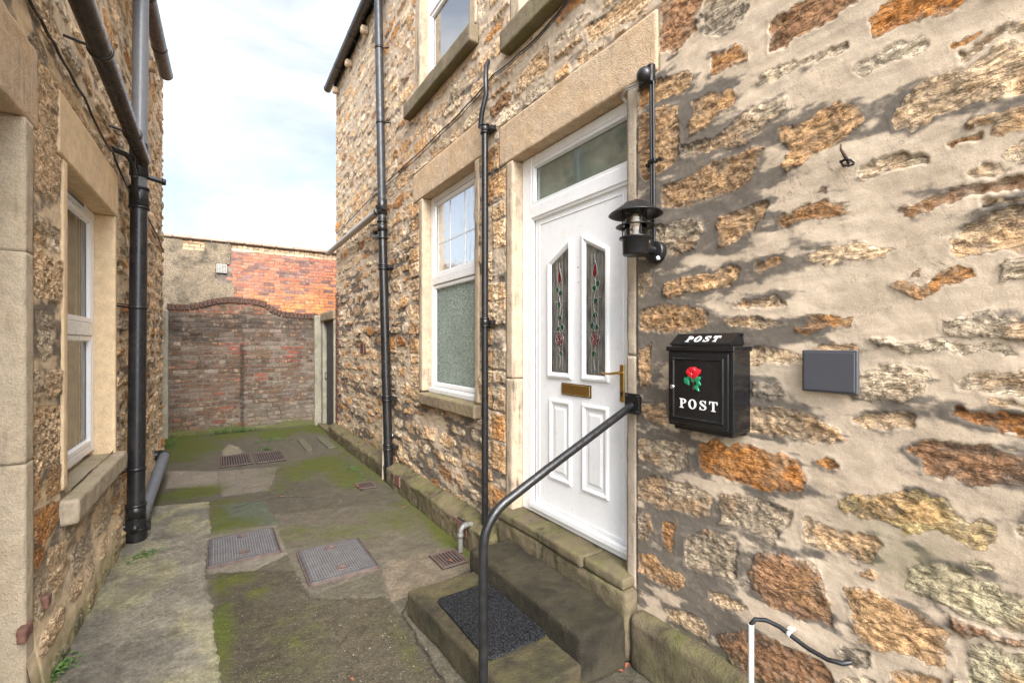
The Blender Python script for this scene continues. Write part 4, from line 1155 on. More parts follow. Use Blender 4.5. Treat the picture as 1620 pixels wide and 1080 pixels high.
hi = empty('brick_wall', (1.0, YH, 0), 'tall red brick wall with part pebbledash standing behind the low wall', 'wall')
link('brickwork', grid_mesh('brickwork', np.stack([UU, YH-h, ZZ], -1), np.ones((len(U)-1, len(Z)-1), bool), {'sd': sd, 'scol': colors(bs, sid, UU, ZZ), 'soot': soot, 'moss': soot*0}), M['brick_hi'], hi)
rp = [(-3.0, 1.0), (.40, 1.0)]+[(.40+.02*math.sin(i*2.1), 2.2+i*.05) for i in range(18)]+[(.33, 3.10), (.30, 3.16), (.20, 3.17), (.14, 3.22), (.02, 3.20), (.0, 3.34), (.05, 3.36), (.05, 3.60), (.30, 3.60), (.36, 3.3), (.38, 3.98), (.30, 4.12), (-.22, 4.12), (-.22, 3.88), (-.62, 3.88), (-.62, 4.12), (-3.0, 4.12)]
rp = [(-3.0, 1.0), (.40, 1.0), (.405, 2.6), (.395, 2.9), (.40, 3.12), (.36, 3.22), (.30, 3.18), (.24, 3.16), (.10, 3.17), (.04, 3.24), (.0, 3.27), (.02, 3.62), (.30, 3.62), (.33, 4.115), (-.20, 4.115), (-.21, 3.87), (-.62, 3.87), (-.63, 4.115), (-3.0, 4.115)]
b = MB(); b.prism(rp, YH-.035, YH+.02, lambda u, v, hh: (u, hh, v)); b.build('pebbledash_render', M['render'], hi)
b = MB(); x = -3.0
while x < 5.0:
    w = random.uniform(.32, .42); b.box(x+.004, x+w-.004, YH-.09, YH+.28, HT-.0+random.uniform(0, .008), HT+.085+random.uniform(0, .008), .02); x += w
b.build('coping', M['coping'], hi)
b = MB(); b.box(-3, 5, YH+.03, YH+.26, 0, HT-.002); b.build('wall_core', M['terracotta'], hi)
ab = MB(); ab.box(.03, .24, YH-.05, YH-.02, 3.40, 3.61, .004)
ag = ab.build('air_brick', M['palegrey'], hi); ab = MB()
for i in range(6):
    for j in range(6): ab.box(.047+i*.031, .066+i*.031, YH-.052, YH-.049, 3.417+j*.031, 3.436+j*.031)
ab.build('air_hole', M['dark'], ag)

# posts and gate
pt = block('concrete_post', M['concrete'], None, 1.74, 1.88, YB-.12, YB+.02, -.02, 2.29, res=.03, r=.01, amp=.005, seed=120)
tag(pt, 'tall concrete post at the right end of the low brick wall', 'post')
pt = block('concrete_post', M['concrete'], None, -.86, -.70, YB-.14, YB+.0, -.02, 2.30, res=.03, r=.01, amp=.005, seed=121)
tag(pt, 'concrete post at the left end of the low brick wall, by the left house', 'post')
gate = empty('wooden_gate', (1.9, 9.5, 0), 'black boarded gate in a concrete frame beside the far house corner', 'gate')
g = MB()
for k in range(7): g.box(1.93, 1.96, 9.04+k*.132, 9.04+k*.132+.128, .04, 2.13, .004)
g.build('boards', M['wood'], gate)
g = MB(); g.tube([(1.925, 9.95, 1.1), (1.90, 9.95, 1.1), (1.90, 9.95, .98), (1.925, 9.95, .98)], .008, 8); g.build('handle', M['castiron'], gate)
for (a, b_) in ((9.97, 10.13), (8.93, 9.03)):
    block('gate_post', M['concrete'], gate, 1.86, 2.02, a, b_, -.02, 2.145, res=.03, r=.01, amp=.004, seed=int(a*10))
block('gate_lintel', M['sill'], gate, 1.84, 2.04, 8.93, 10.16, 2.15, 2.33, res=.03, r=.012, amp=.006, seed=125)
block('step', M['plinth'], gate, 1.78, 2.3, 8.95, 10.1, -.02, .06, res=.03, r=.012, amp=.006, seed=126)
# side wall past the left house
sw = MB(); sw.box(-1.1, -.88, LEND+.02, YB+.3, 0, 2.25, .01)
tag(sw.build('yard_wall', M['jamb'], None), 'short yard wall between the left house and the low brick wall', 'wall')

# ------------------------------------------------------------------ GROUND
def gattrs(XX, YY, base=(.080, .069, .048)):
    shp = XX.shape
    C = np.ones(shp+(3,))*np.array(base)
    v = fbm(XX*1.3, YY*1.3, 4, 201)[..., None]; C = C*(.75+.5*v)
    agg = np.zeros(shp)+.4; crack = np.zeros(shp)
    wx = XX+.03*(fbm(XX*9, YY*9, 3, 202)-.5); wy = YY+.03*(fbm(XX*9, YY*9, 3, 203)-.5)
    def patch(px, col, ag=None, soft=.01, edge=.25):
        nonlocal C, agg, crack
        sdv = poly_sd(wx, wy, [onG(*p) for p in px]); k = sstep(-soft, soft, sdv)
        C = C*(1-k[..., None])+np.array(col)*(.8+.4*v)*k[..., None]
        if ag is not None: agg = agg*(1-k)+ag*k
        crack = np.maximum(crack, edge*np.exp(-(sdv/.007)**2))
        return sdv
    patch([(345, 900), (470, 903), (492, 945), (612, 945), (655, 998), (705, 1079), (760, 1200), (345, 1200)], (.056, .046, .029), 1.0, .012, .35)
    patch([(425, 815), (560, 800), (640, 800), (738, 866), (650, 935), (612, 945), (603, 895), (560, 850), (470, 872), (448, 872)], (.102, .086, .062), .35, .02, .1)
    patch([(600, 890), (735, 862), (745, 900), (652, 942), (618, 952)], (.135, .108, .076), .45, .012, .4)
    patch([(452, 868), (570, 846), (612, 897), (495, 940), (478, 925)], (.108, .094, .070), .2, .008, .3)
    patch([(322, 850), (340, 838), (437, 830), (455, 876), (400, 902), (330, 907)], (.16, .14, .11), .2, .008, .3)
    patch([(340, 800), (420, 790), (430, 815), (445, 830), (340, 835)], (.075, .085, .058), .15, .02, .2)
    patch([(345, 745), (440, 738), (430, 775), (350, 785)], (.15, .128, .10), .3, .02, .3)
    patch([(265, 745), (345, 745), (345, 772), (262, 772)], (.175, .148, .115), .3, .02, .1)
    patch([(352, 712), (362, 702), (376, 706), (385, 715), (370, 722), (352, 722)], (.20, .17, .12), .9, .02, .2)
    def line(px, w=.006, amt=1.0):
        nonlocal crack
        pts = [onG(*p) for p in px]; d = np.full(shp, 9.)
        for a, b_ in zip(pts[:-1], pts[1:]):
            ex, ey = b_[0]-a[0], b_[1]-a[1]; t = np.clip(((wx-a[0])*ex+(wy-a[1])*ey)/(ex*ex+ey*ey), 0, 1)
            d = np.minimum(d, np.hypot(wx-a[0]-t*ex, wy-a[1]-t*ey))
        crack = np.maximum(crack, amt*np.exp(-(d/w)**2))
    line([(372, 802), (400, 793), (425, 788), (445, 785), (495, 785)], .010)
    line([(440, 740), (432, 760), (425, 780)], .006, .7)
    line([(636, 968), (645, 985), (658, 1000), (660, 1012), (700, 1075), (740, 1150)], .006)
    line([(652, 942), (636, 968)], .007, .8)
    line([(425, 815), (470, 805), (540, 800)], .005, .4)
    line([(440, 742), (480, 735), (520, 733)], .006, .5)
    moss = np.zeros(shp)
    def blob(px, rx, ry, amt, dx=0):
        nonlocal moss
        cx, cy = onG(*px); moss = np.maximum(moss, amt*np.exp(-(((XX-cx)/rx)**2+((YY-cy)/ry)**2)))
    blob((300, 705), .45, 1.3, 1.15); blob((360, 690), .5, .6, 1.0); blob((440, 685), .55, .5, 1.05); blob((495, 678), .3, .6, 1.1)
    blob((295, 782), .42, .30, 1.0); blob((350, 795), .3, .2, .8)
    blob((515, 735), .32, .55, 1.25); blob((470, 750), .3, .5, .9); blob((545, 752), .3, .7, 1.0); blob((440, 770), .2, .35, .7)
    blob((380, 830), .3, .3, .8); blob((345, 810), .12, .4, .9); blob((375, 915), .16, .13, .95); blob((350, 925), .08, .25, .9); blob((400, 935), .12, .1, .6)
    blob((560, 838), .3, .28, .65); blob((600, 820), .3, .5, .6); blob((470, 842), .2, .2, .4); blob((350, 1000), .07, .5, .8); blob((480, 1010), .25, .25, .5)
    blob((720, 860), .1, .6, .7); blob((640, 1020), .08, .5, .55); blob((590, 990), .2, .2, .45)
    moss = moss+.75*np.exp(-np.clip(1.76-XX, 0, 9)/.10)*(YY > 2.9)+.5*np.exp(-np.clip(XX+.66, 0, 9)/.06)
    moss = moss+.28*sstep(.52, .62, fbm(XX*2.3, YY*1.6, 4, 205))
    return C, agg, crack, moss
X = np.concatenate([[-80, -30, -10, -4, -2], spaced(-1.2, 2.1, lambda x: .011), [3, 6, 12, 30, 80]])
Y = np.concatenate([[-80, -30, -10, -3, 0, 1.0], spaced(1.3, 11.0, lambda y: .009+(max(y, 2)-2)*.0022), [12, 13, 15, 20, 40, 80]])
XX, YY = np.meshgrid(X, Y, indexing='ij')
C, agg, crack, moss = gattrs(XX, YY)
inside = sstep(-1.4, -1.1, XX)*sstep(2.2, 2.0, XX)*sstep(1.0, 1.4, YY)*sstep(11.2, 10.9, YY)
z = .012*(fbm(XX*1.4, YY*1.4, 3, 210)-.5)+.012*(fbm(XX*22, YY*22, 4, 211, .7)-.5)*(.3+agg)-.010*np.clip(crack, 0, 1)+.010*sstep(.4, 1.0, moss)*fbm(XX*14, YY*14, 2, 213)
z = z*inside
gm = grid_mesh('ground', np.stack([XX, YY, z], -1), np.ones((len(X)-1, len(Y)-1), bool), {'gcol': C, 'agg': agg, 'crack': crack, 'moss': moss})
gr = link('ground', gm, M['ground']); tag(gr, 'worn mossy concrete floor of the alley', 'ground', kind='structure')
# pale slab along the left wall, its own sheet
X = spaced(-.80, .10, lambda x: .009); Y = spaced(1.0, 6.1, lambda y: .010)
XX, YY = np.meshgrid(X, Y, indexing='ij')
sl = [(-.60, 5.98), (-.30, 5.90), (-.06, 5.82), (-.03, 5.1), (-.03, 4.6), (-.065, 4.1), (.0, 3.2), (.03, 2.7), (.05, 1.0), (-.80, 1.0), (-.80, 3.2), (-.71, 4.2), (-.70, 5.0), (-.66, 5.6)]
sdv = poly_sd(XX+.018*(fbm(XX*22, YY*22, 3, 220)-.5)*2, YY+.018*(fbm(XX*22+9, YY*22, 3, 221)-.5)*2, sl)
v = fbm(XX*2.6+YY*.8, YY*2.2, 5, 222)[..., None]; v2 = fbm(XX*7, YY*5, 4, 223)[..., None]
C = np.array((.180, .163, .126))*(.62+.55*v+.2*v2)
dk = sstep(.52, .66, fbm(XX*3, YY*2.2, 4, 224))[..., None]; C = C*(1-.55*dk)+np.array((.10, .09, .075))*.55*dk
yl = sstep(.5, .62, fbm(XX*2.4+5, YY*2, 4, 227))[..., None]; C = C*(1-.35*yl)+np.array((.30, .28, .13))*.35*yl
moss = .7*np.exp(-np.clip(XX+.70, 0, 9)/.05)+.55*np.exp(-(((XX+.47)/.09)**2+((YY-4.62)/.10)**2))
z = .016+.004*(fbm(XX*3, YY*3, 3, 225)-.5)-.02*sstep(.012, -.002, sdv)
mask = (sdv[:-1, :-1] > -.006)
pth = link('path', grid_mesh('path', np.stack([XX, YY, z], -1), mask, {'gcol': C, 'agg': np.zeros_like(z), 'crack': z*0, 'moss': moss}), M['ground'])
tag(pth, 'pale concrete strip along the foot of the left house', 'path', kind='structure')

# ------------------------------------------------------------------ STEPS, MAT, RAIL
def skew(V):
    V = V.copy(); V[:, 0] += (2.72-V[:, 1])*.07*np.clip((1.47-V[:, 0])/.47, 0, 1); return V
st = block('stone_step', M['tread'], None, 1.0, 1.47, 1.635, 2.72, -.01, .155, res=.014, r=.016, amp=.008, seed=130, fn=skew, freq=9)
tag(st, 'lower doorstep, a mossy concrete slab carrying the black mat', 'step')
st = block('stone_step', M['step'], None, 1.475, 1.80, 1.66, 2.80, -.01, .268, res=.014, r=.018, amp=.009, seed=131, freq=9)
tag(st, 'upper dark stone doorstep right below the white front door', 'step')
# doormat with rounded corners and pile
mp = []
for cx, cy, a in ((1.135, 1.925, 180), (1.135, 2.475, 90), (1.425, 2.475, 0), (1.425, 1.925, -90)):
    for k in range(5):
        t = math.radians(a+ (90-90*k/4) - (0)) ; mp.append((cx+.035*math.cos(t), cy+.035*math.sin(t)))
b = MB(); RZ = lambda u, v, hh: (u, v, hh)
b.rings([(mp, .160), (mp, .170), (offset_poly(mp, .006), .174)], RZ); mt = b.build('doormat', M['doormat'])
tag(mt, 'black ribbed rubber doormat lying on the lower step', 'doormat')
hr = empty('handrail', (.96, 1.69, 0), 'black tubular steel handrail rising beside the steps to the wall', 'handrail')
pts = [(.957, 1.69, .0), (.957, 1.69, .80)]
p0 = Vector((.957, 1.69, .80)); A = Vector((.957, 1.69, .925)); B_ = Vector((1.06, 1.69, .985)); 
for k in range(1, 9):
    t = k/8; pts.append(tuple(p0*(1-t)**2+A*2*t*(1-t)+B_*t*t))
pts += [(1.3, 1.69, 1.098), (1.86, 1.69, 1.35), (1.893, 1.69, 1.362)]
MB().tube(pts, .0205, 20).build('rail', M['castiron'], hr)
b = MB(); b.box(1.862, 1.872, 1.635, 1.735, 1.31, 1.42, .002); b.box(1.872, 1.90, 1.65, 1.72, 1.325, 1.405)
for dy in (-.035, .035):
    for dz in (-.04, .04): b.lathe((1.861, 1.685+dy, 1.365+dz), [(0, -.004), (.005, -.003), (.006, .001)], 'x', 8)
b.build('wall_plate', M['castiron'], hr)

# ------------------------------------------------------------------ PIPES
def collar(mb, p, r, h=.05, axis=(0, 0, 1)):
    p = Vector(p); a = Vector(axis).normalized()
    mb.tube([p-a*h/2, p-a*h*.48, p+a*h*.48, p+a*h/2], [r*.9, r, r, r*.9], 20)
# stack A on right wall
def lerp(p, q, t): return tuple(Vector(p)*(1-t)+Vector(q)*t)
sa = empty('soil_pipe', (1.80, 5.62, 0), 'black soil stack on the right house, plastic above and iron below', 'drainpipe')
bot = (1.79, 5.50, .0); mid = (1.795, 5.88, 3.30); top = (1.80, 6.15, 7.6)
mid = (1.795, 5.80, 3.30); top = (1.80, 6.05, 7.6)
MB().tube([mid, top], .052, 24).build('upper_pipe', M['greypl'], sa)
MB().tube([bot, (1.792, 5.60, 1.0), mid], .054, 24).build('lower_pipe', M['castiron'], sa)
c = MB()
for t in (.12, .30, .80): 
    p = lerp(bot, mid, t); collar(c, p, .066, .022); collar(c, (p[0], p[1], p[2]+.05), .066, .022); collar(c, (p[0], p[1], p[2]+.025), .061, .06); c.box(p[0]+.02, 1.895, p[1]-.09, p[1]+.09, p[2]+.005, p[2]+.045, .004)
collar(c, lerp(bot, mid, .96), .064, .09); collar(c, lerp(bot, mid, .985), .068, .02); collar(c, lerp(bot, mid, .92), .068, .02); c.build('collar', M['castiron'], sa)
c = MB(); p = mid
collar(c, (p[0], p[1], p[2]+.14), .062, .20); c.lathe((p[0]-.04, p[1]+.01, p[2]+.13), [(.03, -.03), (.03, 0), (0, .002)], 'x', 16)
c.tube([(p[0], p[1]-.04, p[2]+.12), (p[0], p[1]-.10, p[2]+.12)], .035, 14); c.tube([(p[0], p[1]+.04, p[2]+.12), (p[0], p[1]+.12, p[2]+.12)], .04, 16)
c.build('branch', M['blackpl'], sa)
c = MB()
for zz_ in (4.55, 5.55):
    t = (zz_-3.3)/4.3; p = lerp(mid, top, t); collar(c, p, .057, .03); c.tube([(p[0]+.03, p[1]-.02, p[2]), (1.9, p[1]-.10, p[2]-.01)], .008, 8)
c.build('bracket', M['blackpl'], sa)
wp = empty('waste_pipe', (1.79, 7.5, 3.35), 'pale grey waste pipe running along the right house to the soil stack', 'pipe')
MB().tube([(1.795, 5.93, 3.43), (1.79, 9.10, 3.40)], .048, 20).build('pipe', M['palegrey'], wp)
c = MB(); collar(c, (1.79, 9.09, 3.40), .051, .02, (0, 1, 0)); collar(c, (1.795, 5.98, 3.43), .05, .08, (0, 1, 0)); c.build('pipe_socket', M['blackpl'], wp)
c = MB(); c.tube([(1.80, 5.82, 3.10), (1.80, 5.98, 3.10), (1.80, 6.15, 3.13), (1.81, 6.3, 3.2), (1.87, 6.36, 3.24), (1.93, 6.36, 3.25)], .028, 14)
fl = c.build('waste_elbow', M['blackpl']); tag(fl, 'short black ribbed elbow pipe joining the stack under the pale waste pipe', 'pipe')
# cream small pipe behind the stack foot
c = MB(); c.tube([(1.755, 5.62, .0), (1.765, 5.64, .95)], .016, 12); tag(c.build('thin_pipe', M['cream']), 'thin cream pipe standing beside the iron foot of the soil stack', 'pipe')
# pipe B
pb = empty('downpipe', (1.83, 3.20, 0), 'slim black downpipe between the frosted window and the front door', 'drainpipe')
MB().tube([(1.83, 3.205, .08), (1.83, 3.205, 3.42)], .0275, 20).build('pipe', M['castiron'], pb)
e = [onR(760, 203, 1.83), onR(762, 180, 1.83), onR(769, 150, 1.84), onR(770, 128, 1.85), onR(773, 108, 1.88), onR(779, 93, 1.93)]
MB().tube([(1.83, e[0][0], e[0][1]), (1.83, e[1][0], e[1][1]), (1.84, e[2][0], e[2][1]), (1.84, e[3][0], e[3][1]), (1.855, e[4][0], e[4][1]), (1.93, e[5][0]+.03, e[5][1]+.03)], [.021, .021, .021, .020, .020, .018], 14).build('bent_pipe', M['blackpl'], pb)
c = MB()
for zz_ in (3.42, 1.86):
    collar(c, (1.83, 3.205, zz_+.03), .037, .014); collar(c, (1.83, 3.205, zz_-.03), .037, .014); collar(c, (1.83, 3.205, zz_), .034, .06); c.box(1.845, 1.897, 3.13, 3.25, zz_-.018, zz_+.018, .004)
c.build('collar', M['castiron'], pb)
# gutters
def halfpipe(mb, y0, y1, xc, zc_, r, wall=.006, fn=lambda p: p, n=14):
    v = []; f = []
    for y in (y0, y1):
        for k in range(n+1):
            a = math.pi+math.pi*k/n
            v.append(fn((xc+r*math.cos(a), y, zc_+r*math.sin(a))))
        for k in range(n+1):
            a = 2*math.pi-math.pi*k/n
            v.append(fn((xc+(r-wall)*math.cos(a), y, zc_+(r-wall)*math.sin(a))))
    m = 2*(n+1)
    for k in range(m): f.append((k, (k+1) % m, m+(k+1) % m, m+k))
    f.append(tuple(range(m))); f.append(tuple(range(m, 2*m)))
    mb.add(v, f)
gu = empty('gutter', (1.80, 5, 6.4), 'dark half-round gutter under the eaves of the right house', 'gutter')
c = MB(); halfpipe(c, -2, 9.1, 1.78, 6.50, .068); c.lathe((1.78, 9.10, 6.50), [(0, .004), (.070, .002), (.070, -.02)], 'y', 20); c.build('trough', M['brownpl'], gu)
c = MB()
for y in np.arange(.6, 9, .95):
    halfpipe(c, y-.012, y+.012, 1.78, 6.50, .073); c.tube([(1.80, y+.03, 6.43), (1.88, y+.03, 6.34), (1.90, y+.03, 6.30)], .005, 6)
c.build('bracket', M['castiron'], gu)
c = MB()
for y in (8.65, 7.7, 6.75): c.box(1.79, 1.9, y, y+.10, 6.25, 6.36, .02)
c.build('corbel', M['lintel'], gu)
gu = empty('gutter', LT(5, 5.2, .2), 'dark brown half-round gutter under the eaves of the left house', 'gutter')
GZ = 4.99
gfn = lambda p: LT(p[1], p[2], p[0])
c = MB(); halfpipe(c, .9, 7.0, .13, GZ, .07, fn=gfn); 
cc = MB(); cc.lathe((.13, 7.0, GZ), [(0, .004), (.072, .002), (.072, -.02)], 'y', 20); c.add([gfn(p) for p in cc.v], cc.f); c.build('trough', M['brownpl'], gu)
c = MB()
for y in np.arange(1.0, 7, .9): halfpipe(c, y-.012, y+.012, .13, GZ, .075, fn=gfn)
c.build('bracket', M['castiron'], gu)
c = MB()
for y in (6.55, 5.6, 4.7): lbox(c, .0, .09, y, y+.09, GZ-.20, GZ-.09, .02)
c.build('corbel', M['lintel'], gu)
# left stack
ls = empty('soil_pipe', LT(5.05, 0, .13), 'big black plastic soil stack on the left house with boltless iron foot', 'drainpipe')
ls['label'] = 'big black plastic soil stack standing on the left house wall'
lb_, lm_, lt_ = LT(4.99, .16, .12), LT(5.15, 2.95, .12), LT(5.32, 6.2, .12)
MB().tube([lb_, lm_], .062, 26).build('lower_pipe', M['blackpl'], ls)
MB().tube([lm_, lt_], .058, 26).build('upper_pipe', M['greypl2'], ls)
c = MB(); fx, fy = lb_[0], lb_[1]
c.tube([(fx, fy, .0), (fx, fy, .035)], .066, 24); c.tube([(fx, fy, .035), (fx, fy, .07), (fx, fy, .18), (fx, fy, .21)], [.078, .078, .072, .072], 24)
collar(c, (fx, fy, .12), .084, .02); collar(c, (fx, fy, .27), .07, .10); collar(c, (fx, fy, .32), .076, .02)
c.lathe((fx, fy-.06, .14), [(.03, 0), (.03, -.03), (0, -.032)], 'y', 16); c.tube([(fx-.03, fy, .14), (fx-.12, fy, .15)], .03, 14); c.box(fx+.05, fx+.10, fy-.02, fy+.02, .09, .19, .005)
c.build('iron_shoe', M['castiron'], ls)
c = MB()
for zz_ in (.62, 2.0):
    p = lerp(lb_, lm_, (zz_-.16)/2.79); collar(c, p, .067, .028); q = LT(p[1]-.22, zz_, -.01); c.tube([(p[0]-.05, p[1]-.02, p[2]), q], .009, 8); c.tube([(p[0]-.05, p[1]-.02, p[2]+.02), (q[0], q[1], q[2]+.02)], .005, 8)
c.build('bracket', M['blackpl'], ls)
c = MB(); p = lm_; collar(c, (p[0], p[1], p[2]+.02), .072, .16); collar(c, (p[0], p[1], p[2]+.10), .077, .02); collar(c, (p[0], p[1], p[2]-.07), .077, .02)
collar(c, (p[0], p[1], p[2]+.35), .068, .30)
c.tube([(p[0]+.03, p[1], p[2]+.22), (p[0]+.17, p[1]+.03, p[2]+.20)], .022, 14); collar(c, (p[0]+.17, p[1]+.03, p[2]+.20), .028, .03, (1, .2, 0))
c.build('branch', M['blackpl'], ls)
hp = empty('waste_pipe', LT(4.3, 3.4, .15), 'thick dark waste pipe running along the left house into the stack', 'pipe')
h0, h1 = LT(1.0, 3.57, .17), LT(5.10, 3.30, .15)
MB().tube([h0, h1, (p[0], p[1], p[2]+.28)], .056, 24).build('pipe', M['brownpl'], hp)
c = MB()
for y in (3.55, 4.62):
    t = (y-1.0)/4.1; q = Vector(lerp(h0, h1, t)); collar(c, q, .062, .03, (0, 1, -.05)); w_ = LT(y, q[2]+.03, 0.0); c.tube([q+Vector((-.05, 0, .01)), Vector(w_)], .009, 8)
c.build('bracket', M['blackpl'], hp)
c = MB(); q = LT(4.80, 3.10, 0.0)
c.tube([LT(4.78, 3.24, .0), LT(4.86, 3.24, .07), LT(4.93, 3.22, .10), LT(4.98, 3.14, .11), LT(5.02, 3.02, .11), LT(5.08, 2.94, .11)], .021, 14)
collar(c, LT(4.93, 3.22, .10), .026, .03, (0, 1, -.3)); collar(c, LT(4.99, 3.10, .11), .026, .03, (0, .3, -1))
tag(c.build('overflow_pipe', M['castiron']), 'small black bent pipe entering the left stack below the thick waste pipe', 'pipe')
fp = empty('drain_pipe', LT(6.4, .2, .12), 'blue grey plastic pipe sloping behind the foot of the left stack', 'pipe')
MB().tube([LT(7.05, .31, .11), LT(5.35, .17, .13), LT(5.05, .14, .13)], .055, 22).build('pipe', M['foot'], fp)
c = MB(); c.tube([LT(7.02, .31, .11), LT(7.10, .315, .10), LT(7.12, .31, .05), LT(7.12, .31, -.02)], .060, 20); c.build('elbow', M['blackpl'], fp)

# ------------------------------------------------------------------ CABLES
def cable(name, pts, r, mat, label, sagn=6):
    P_ = [Vector(p) for p in pts]; out = []
    for a, b_ in zip(P_[:-1], P_[1:]):
        for k in range(sagn): out.append(a.lerp(b_, k/sagn)+Vector((0, 0, -.012*math.sin(math.pi*k/sagn)+random.uniform(-.002, .002))))
    out.append(P_[-1]); o = MB().tube(out, r, 8).build(name, mat); return tag(o, label, 'cable')
def r3(x, y, X=1.875): yz = onR(x, y, X); return (X, yz[0], yz[1])
cable('cable', [r3(533, 369), r3(580, 320), r3(608, 294)], .006, M['blackpl'], 'thin black cable crossing the right house beyond the soil stack')
cable('cable', [r3(608, 290), r3(640, 262), r3(700, 205), r3(740, 165), r3(780, 118), r3(822, 84, 1.80), r3(870, 36, 1.80), r3(905, -12, 1.80)], .0055, M['blackpl'], 'black cable climbing the right house from soil stack to the upper sill')
cable('cable', [r3(608, 296), r3(642, 266), r3(702, 209), r3(742, 169), r3(781, 121), r3(822, 88, 1.80), r3(872, 38, 1.80), r3(908, -12, 1.80)], .0035, M['greypl'], 'thin grey cable doubling the black one below the upper sills')
cable('cable', [LT(2.6, 3.40, .02)]+[LT(*onL(x, y), .025) for x, y in ((30, -12), (52, 25), (75, 65), (100, 110), (125, 152), (155, 215), (172, 240), (190, 283), (208, 312))]+[LT(6.3, 3.09, .03), LT(7.2, 3.04, .03), LT(7.9, 2.95, .02)], .008, M['blackpl'], 'black cable draped along the left house above the window lintel')

# ------------------------------------------------------------------ WALL LAMP, JUNCTION BOX, CONDUIT
lp = empty('wall_lamp', (1.9, 1.55, 2.27), 'black outdoor wall lantern with wide brim beside the front door', 'lamp')
AX, AY = 1.735, 1.545
c = MB(); c.lathe((AX, AY, 0), [(0, 2.392), (.012, 2.392), (.014, 2.384), (.055, 2.375), (.085, 2.352), (.128, 2.322), (.131, 2.318), (.127, 2.318), (.082, 2.345), (.05, 2.366), (0, 2.37)], 'z', 36); c.build('lamp_hat', M['satin'], lp)
c = MB(); c.lathe((AX, AY, 0), [(.060, 2.268), (.094, 2.262), (.096, 2.259), (.090, 2.258), (.060, 2.262), (.060, 2.268)], 'z', 32)
for k in range(3):
    a = k*2*math.pi/3+2.2; c.tube([(AX+.062*math.cos(a), AY+.062*math.sin(a), 2.20), (AX+.062*math.cos(a), AY+.062*math.sin(a), 2.36)], .0035, 8)
c.build('cage', M['satin'], lp)
c = MB(); c.lathe((AX, AY, 0), [(0, 2.120), (.058, 2.120), (.062, 2.124), (.064, 2.195), (.080, 2.200), (.080, 2.206), (.0, 2.206)], 'z', 32); c.build('lamp_base', M['satin'], lp)
c = MB(); c.lathe((AX, AY, 0), [(.054, 2.206), (.054, 2.355)], 'z', 28); c.build('lamp_shade', M['lampglass'], lp)
M['bulb'] = mat_plain('amber_bulb', (.80, .62, .42), .25, var=.1)
c = MB(); c.lathe((AX, AY, 0), [(.012, 2.206), (.013, 2.24), (.02, 2.26), (.023, 2.29), (.015, 2.32), (0, 2.328)], 'z', 18); c.build('bulb', M['bulb'], lp)
c = MB(); c.lathe((1.9, 1.545, 2.15), [(.056, .0), (.056, -.030), (.050, -.036), (0, -.036)], 'x', 32); c.tube([(1.87, 1.545, 2.16), (1.79, 1.545, 2.16)], .022, 18); c.build('wall_mount', M['satin'], lp)
c = MB(); c.lathe((1.872, 1.515, 2.115), [(.011, 0), (.011, -.008), (.006, -.015), (0, -.017)], 'x', 14); c.build('motion_sensor', M['white'], lp)
jb = empty('junction_box', (1.9, 1.58, 3.06), 'black junction box with a domed cover at the end of the door lintel', 'junction box')
c = MB(); c.box(1.855, 1.889, 1.545, 1.635, 3.015, 3.115, .006)
c.lathe((1.857, 1.59, 3.065), [(.042, 0), (.040, -.018), (.028, -.034), (.012, -.041), (0, -.042)], 'x', 26)
for dy in (-.036, .036):
    for dz in (-.04, .04): c.lathe((1.855, 1.59+dy, 3.065+dz), [(0, -.004), (.006, -.003), (.006, .001)], 'x', 8)
c.build('box_body', M['satin'], jb)
c = MB()
for k in (0, 1): c.tube([(1.87, 1.63, 3.055-.012*k), (1.84, 1.70, 3.05-.014*k), (1.86, 1.755, 3.035-.014*k), (1.93, 1.765, 3.02-.01*k)], .0035, 8)
c.build('wire', M['palegrey'], jb)
cd = empty('conduit', (1.88, 1.56, 2.2), 'two thin black conduit tubes running from junction box down to lantern', 'conduit')
MB().tube([(1.872, 1.566, 3.02), (1.872, 1.560, 2.205)], .007, 10).build('tube', M['satin'], cd)
MB().tube([(1.872, 1.549, 3.02), (1.872, 1.544, 2.205)], .007, 10).build('tube', M['satin'], cd)
c = MB(); c.box(1.860, 1.886, 1.53, 1.58, 2.605, 2.625, .003); c.tube([(1.874, 1.517, 2.617), (1.89, 1.517, 2.617)], .010, 10); c.tube([(1.874, 1.593, 2.607), (1.89, 1.593, 2.607)], .010, 10); c.build('clip', M['satin'], cd)

# ------------------------------------------------------------------ POST BOX
PBX, PY0, PY1, PZ0, PZ1 = 1.765, 1.055, 1.382, 1.312, 1.672
px = empty('post_box', (1.85, 1.22, 1.31), 'black wall post box with a red rose and white POST lettering', 'post box')
b = MB(); b.box(PBX+.006, XW-.006, PY0+.004, PY1-.004, PZ0, PZ1-.02, .003); b.box(PBX-.004, XW-.003, PY0-.002, PY1+.004, PZ1-.022, PZ1, .003)
b.box(1.79, XW-.004, PY0+.02, PY1-.02, PZ0-.02, PZ0-.001, .004); b.build('box_body', M['gloss'], px)
b = MB(); fo = [(PY0+.022, PZ0+.012), (PY1-.010, PZ0+.012), (PY1-.010, PZ1-.030), (PY0+.022, PZ1-.030)]
b.rings([(fo, PBX+.006), (fo, PBX-.001), (offset_poly(fo, .003), PBX-.004), (offset_poly(fo, .020), PBX-.004), (offset_poly(fo, .024), PBX-.008), (offset_poly(fo, .029), PBX-.008), (offset_poly(fo, .033), PBX-.003)], RX)
dr = b.build('box_door', M['gloss'], px)
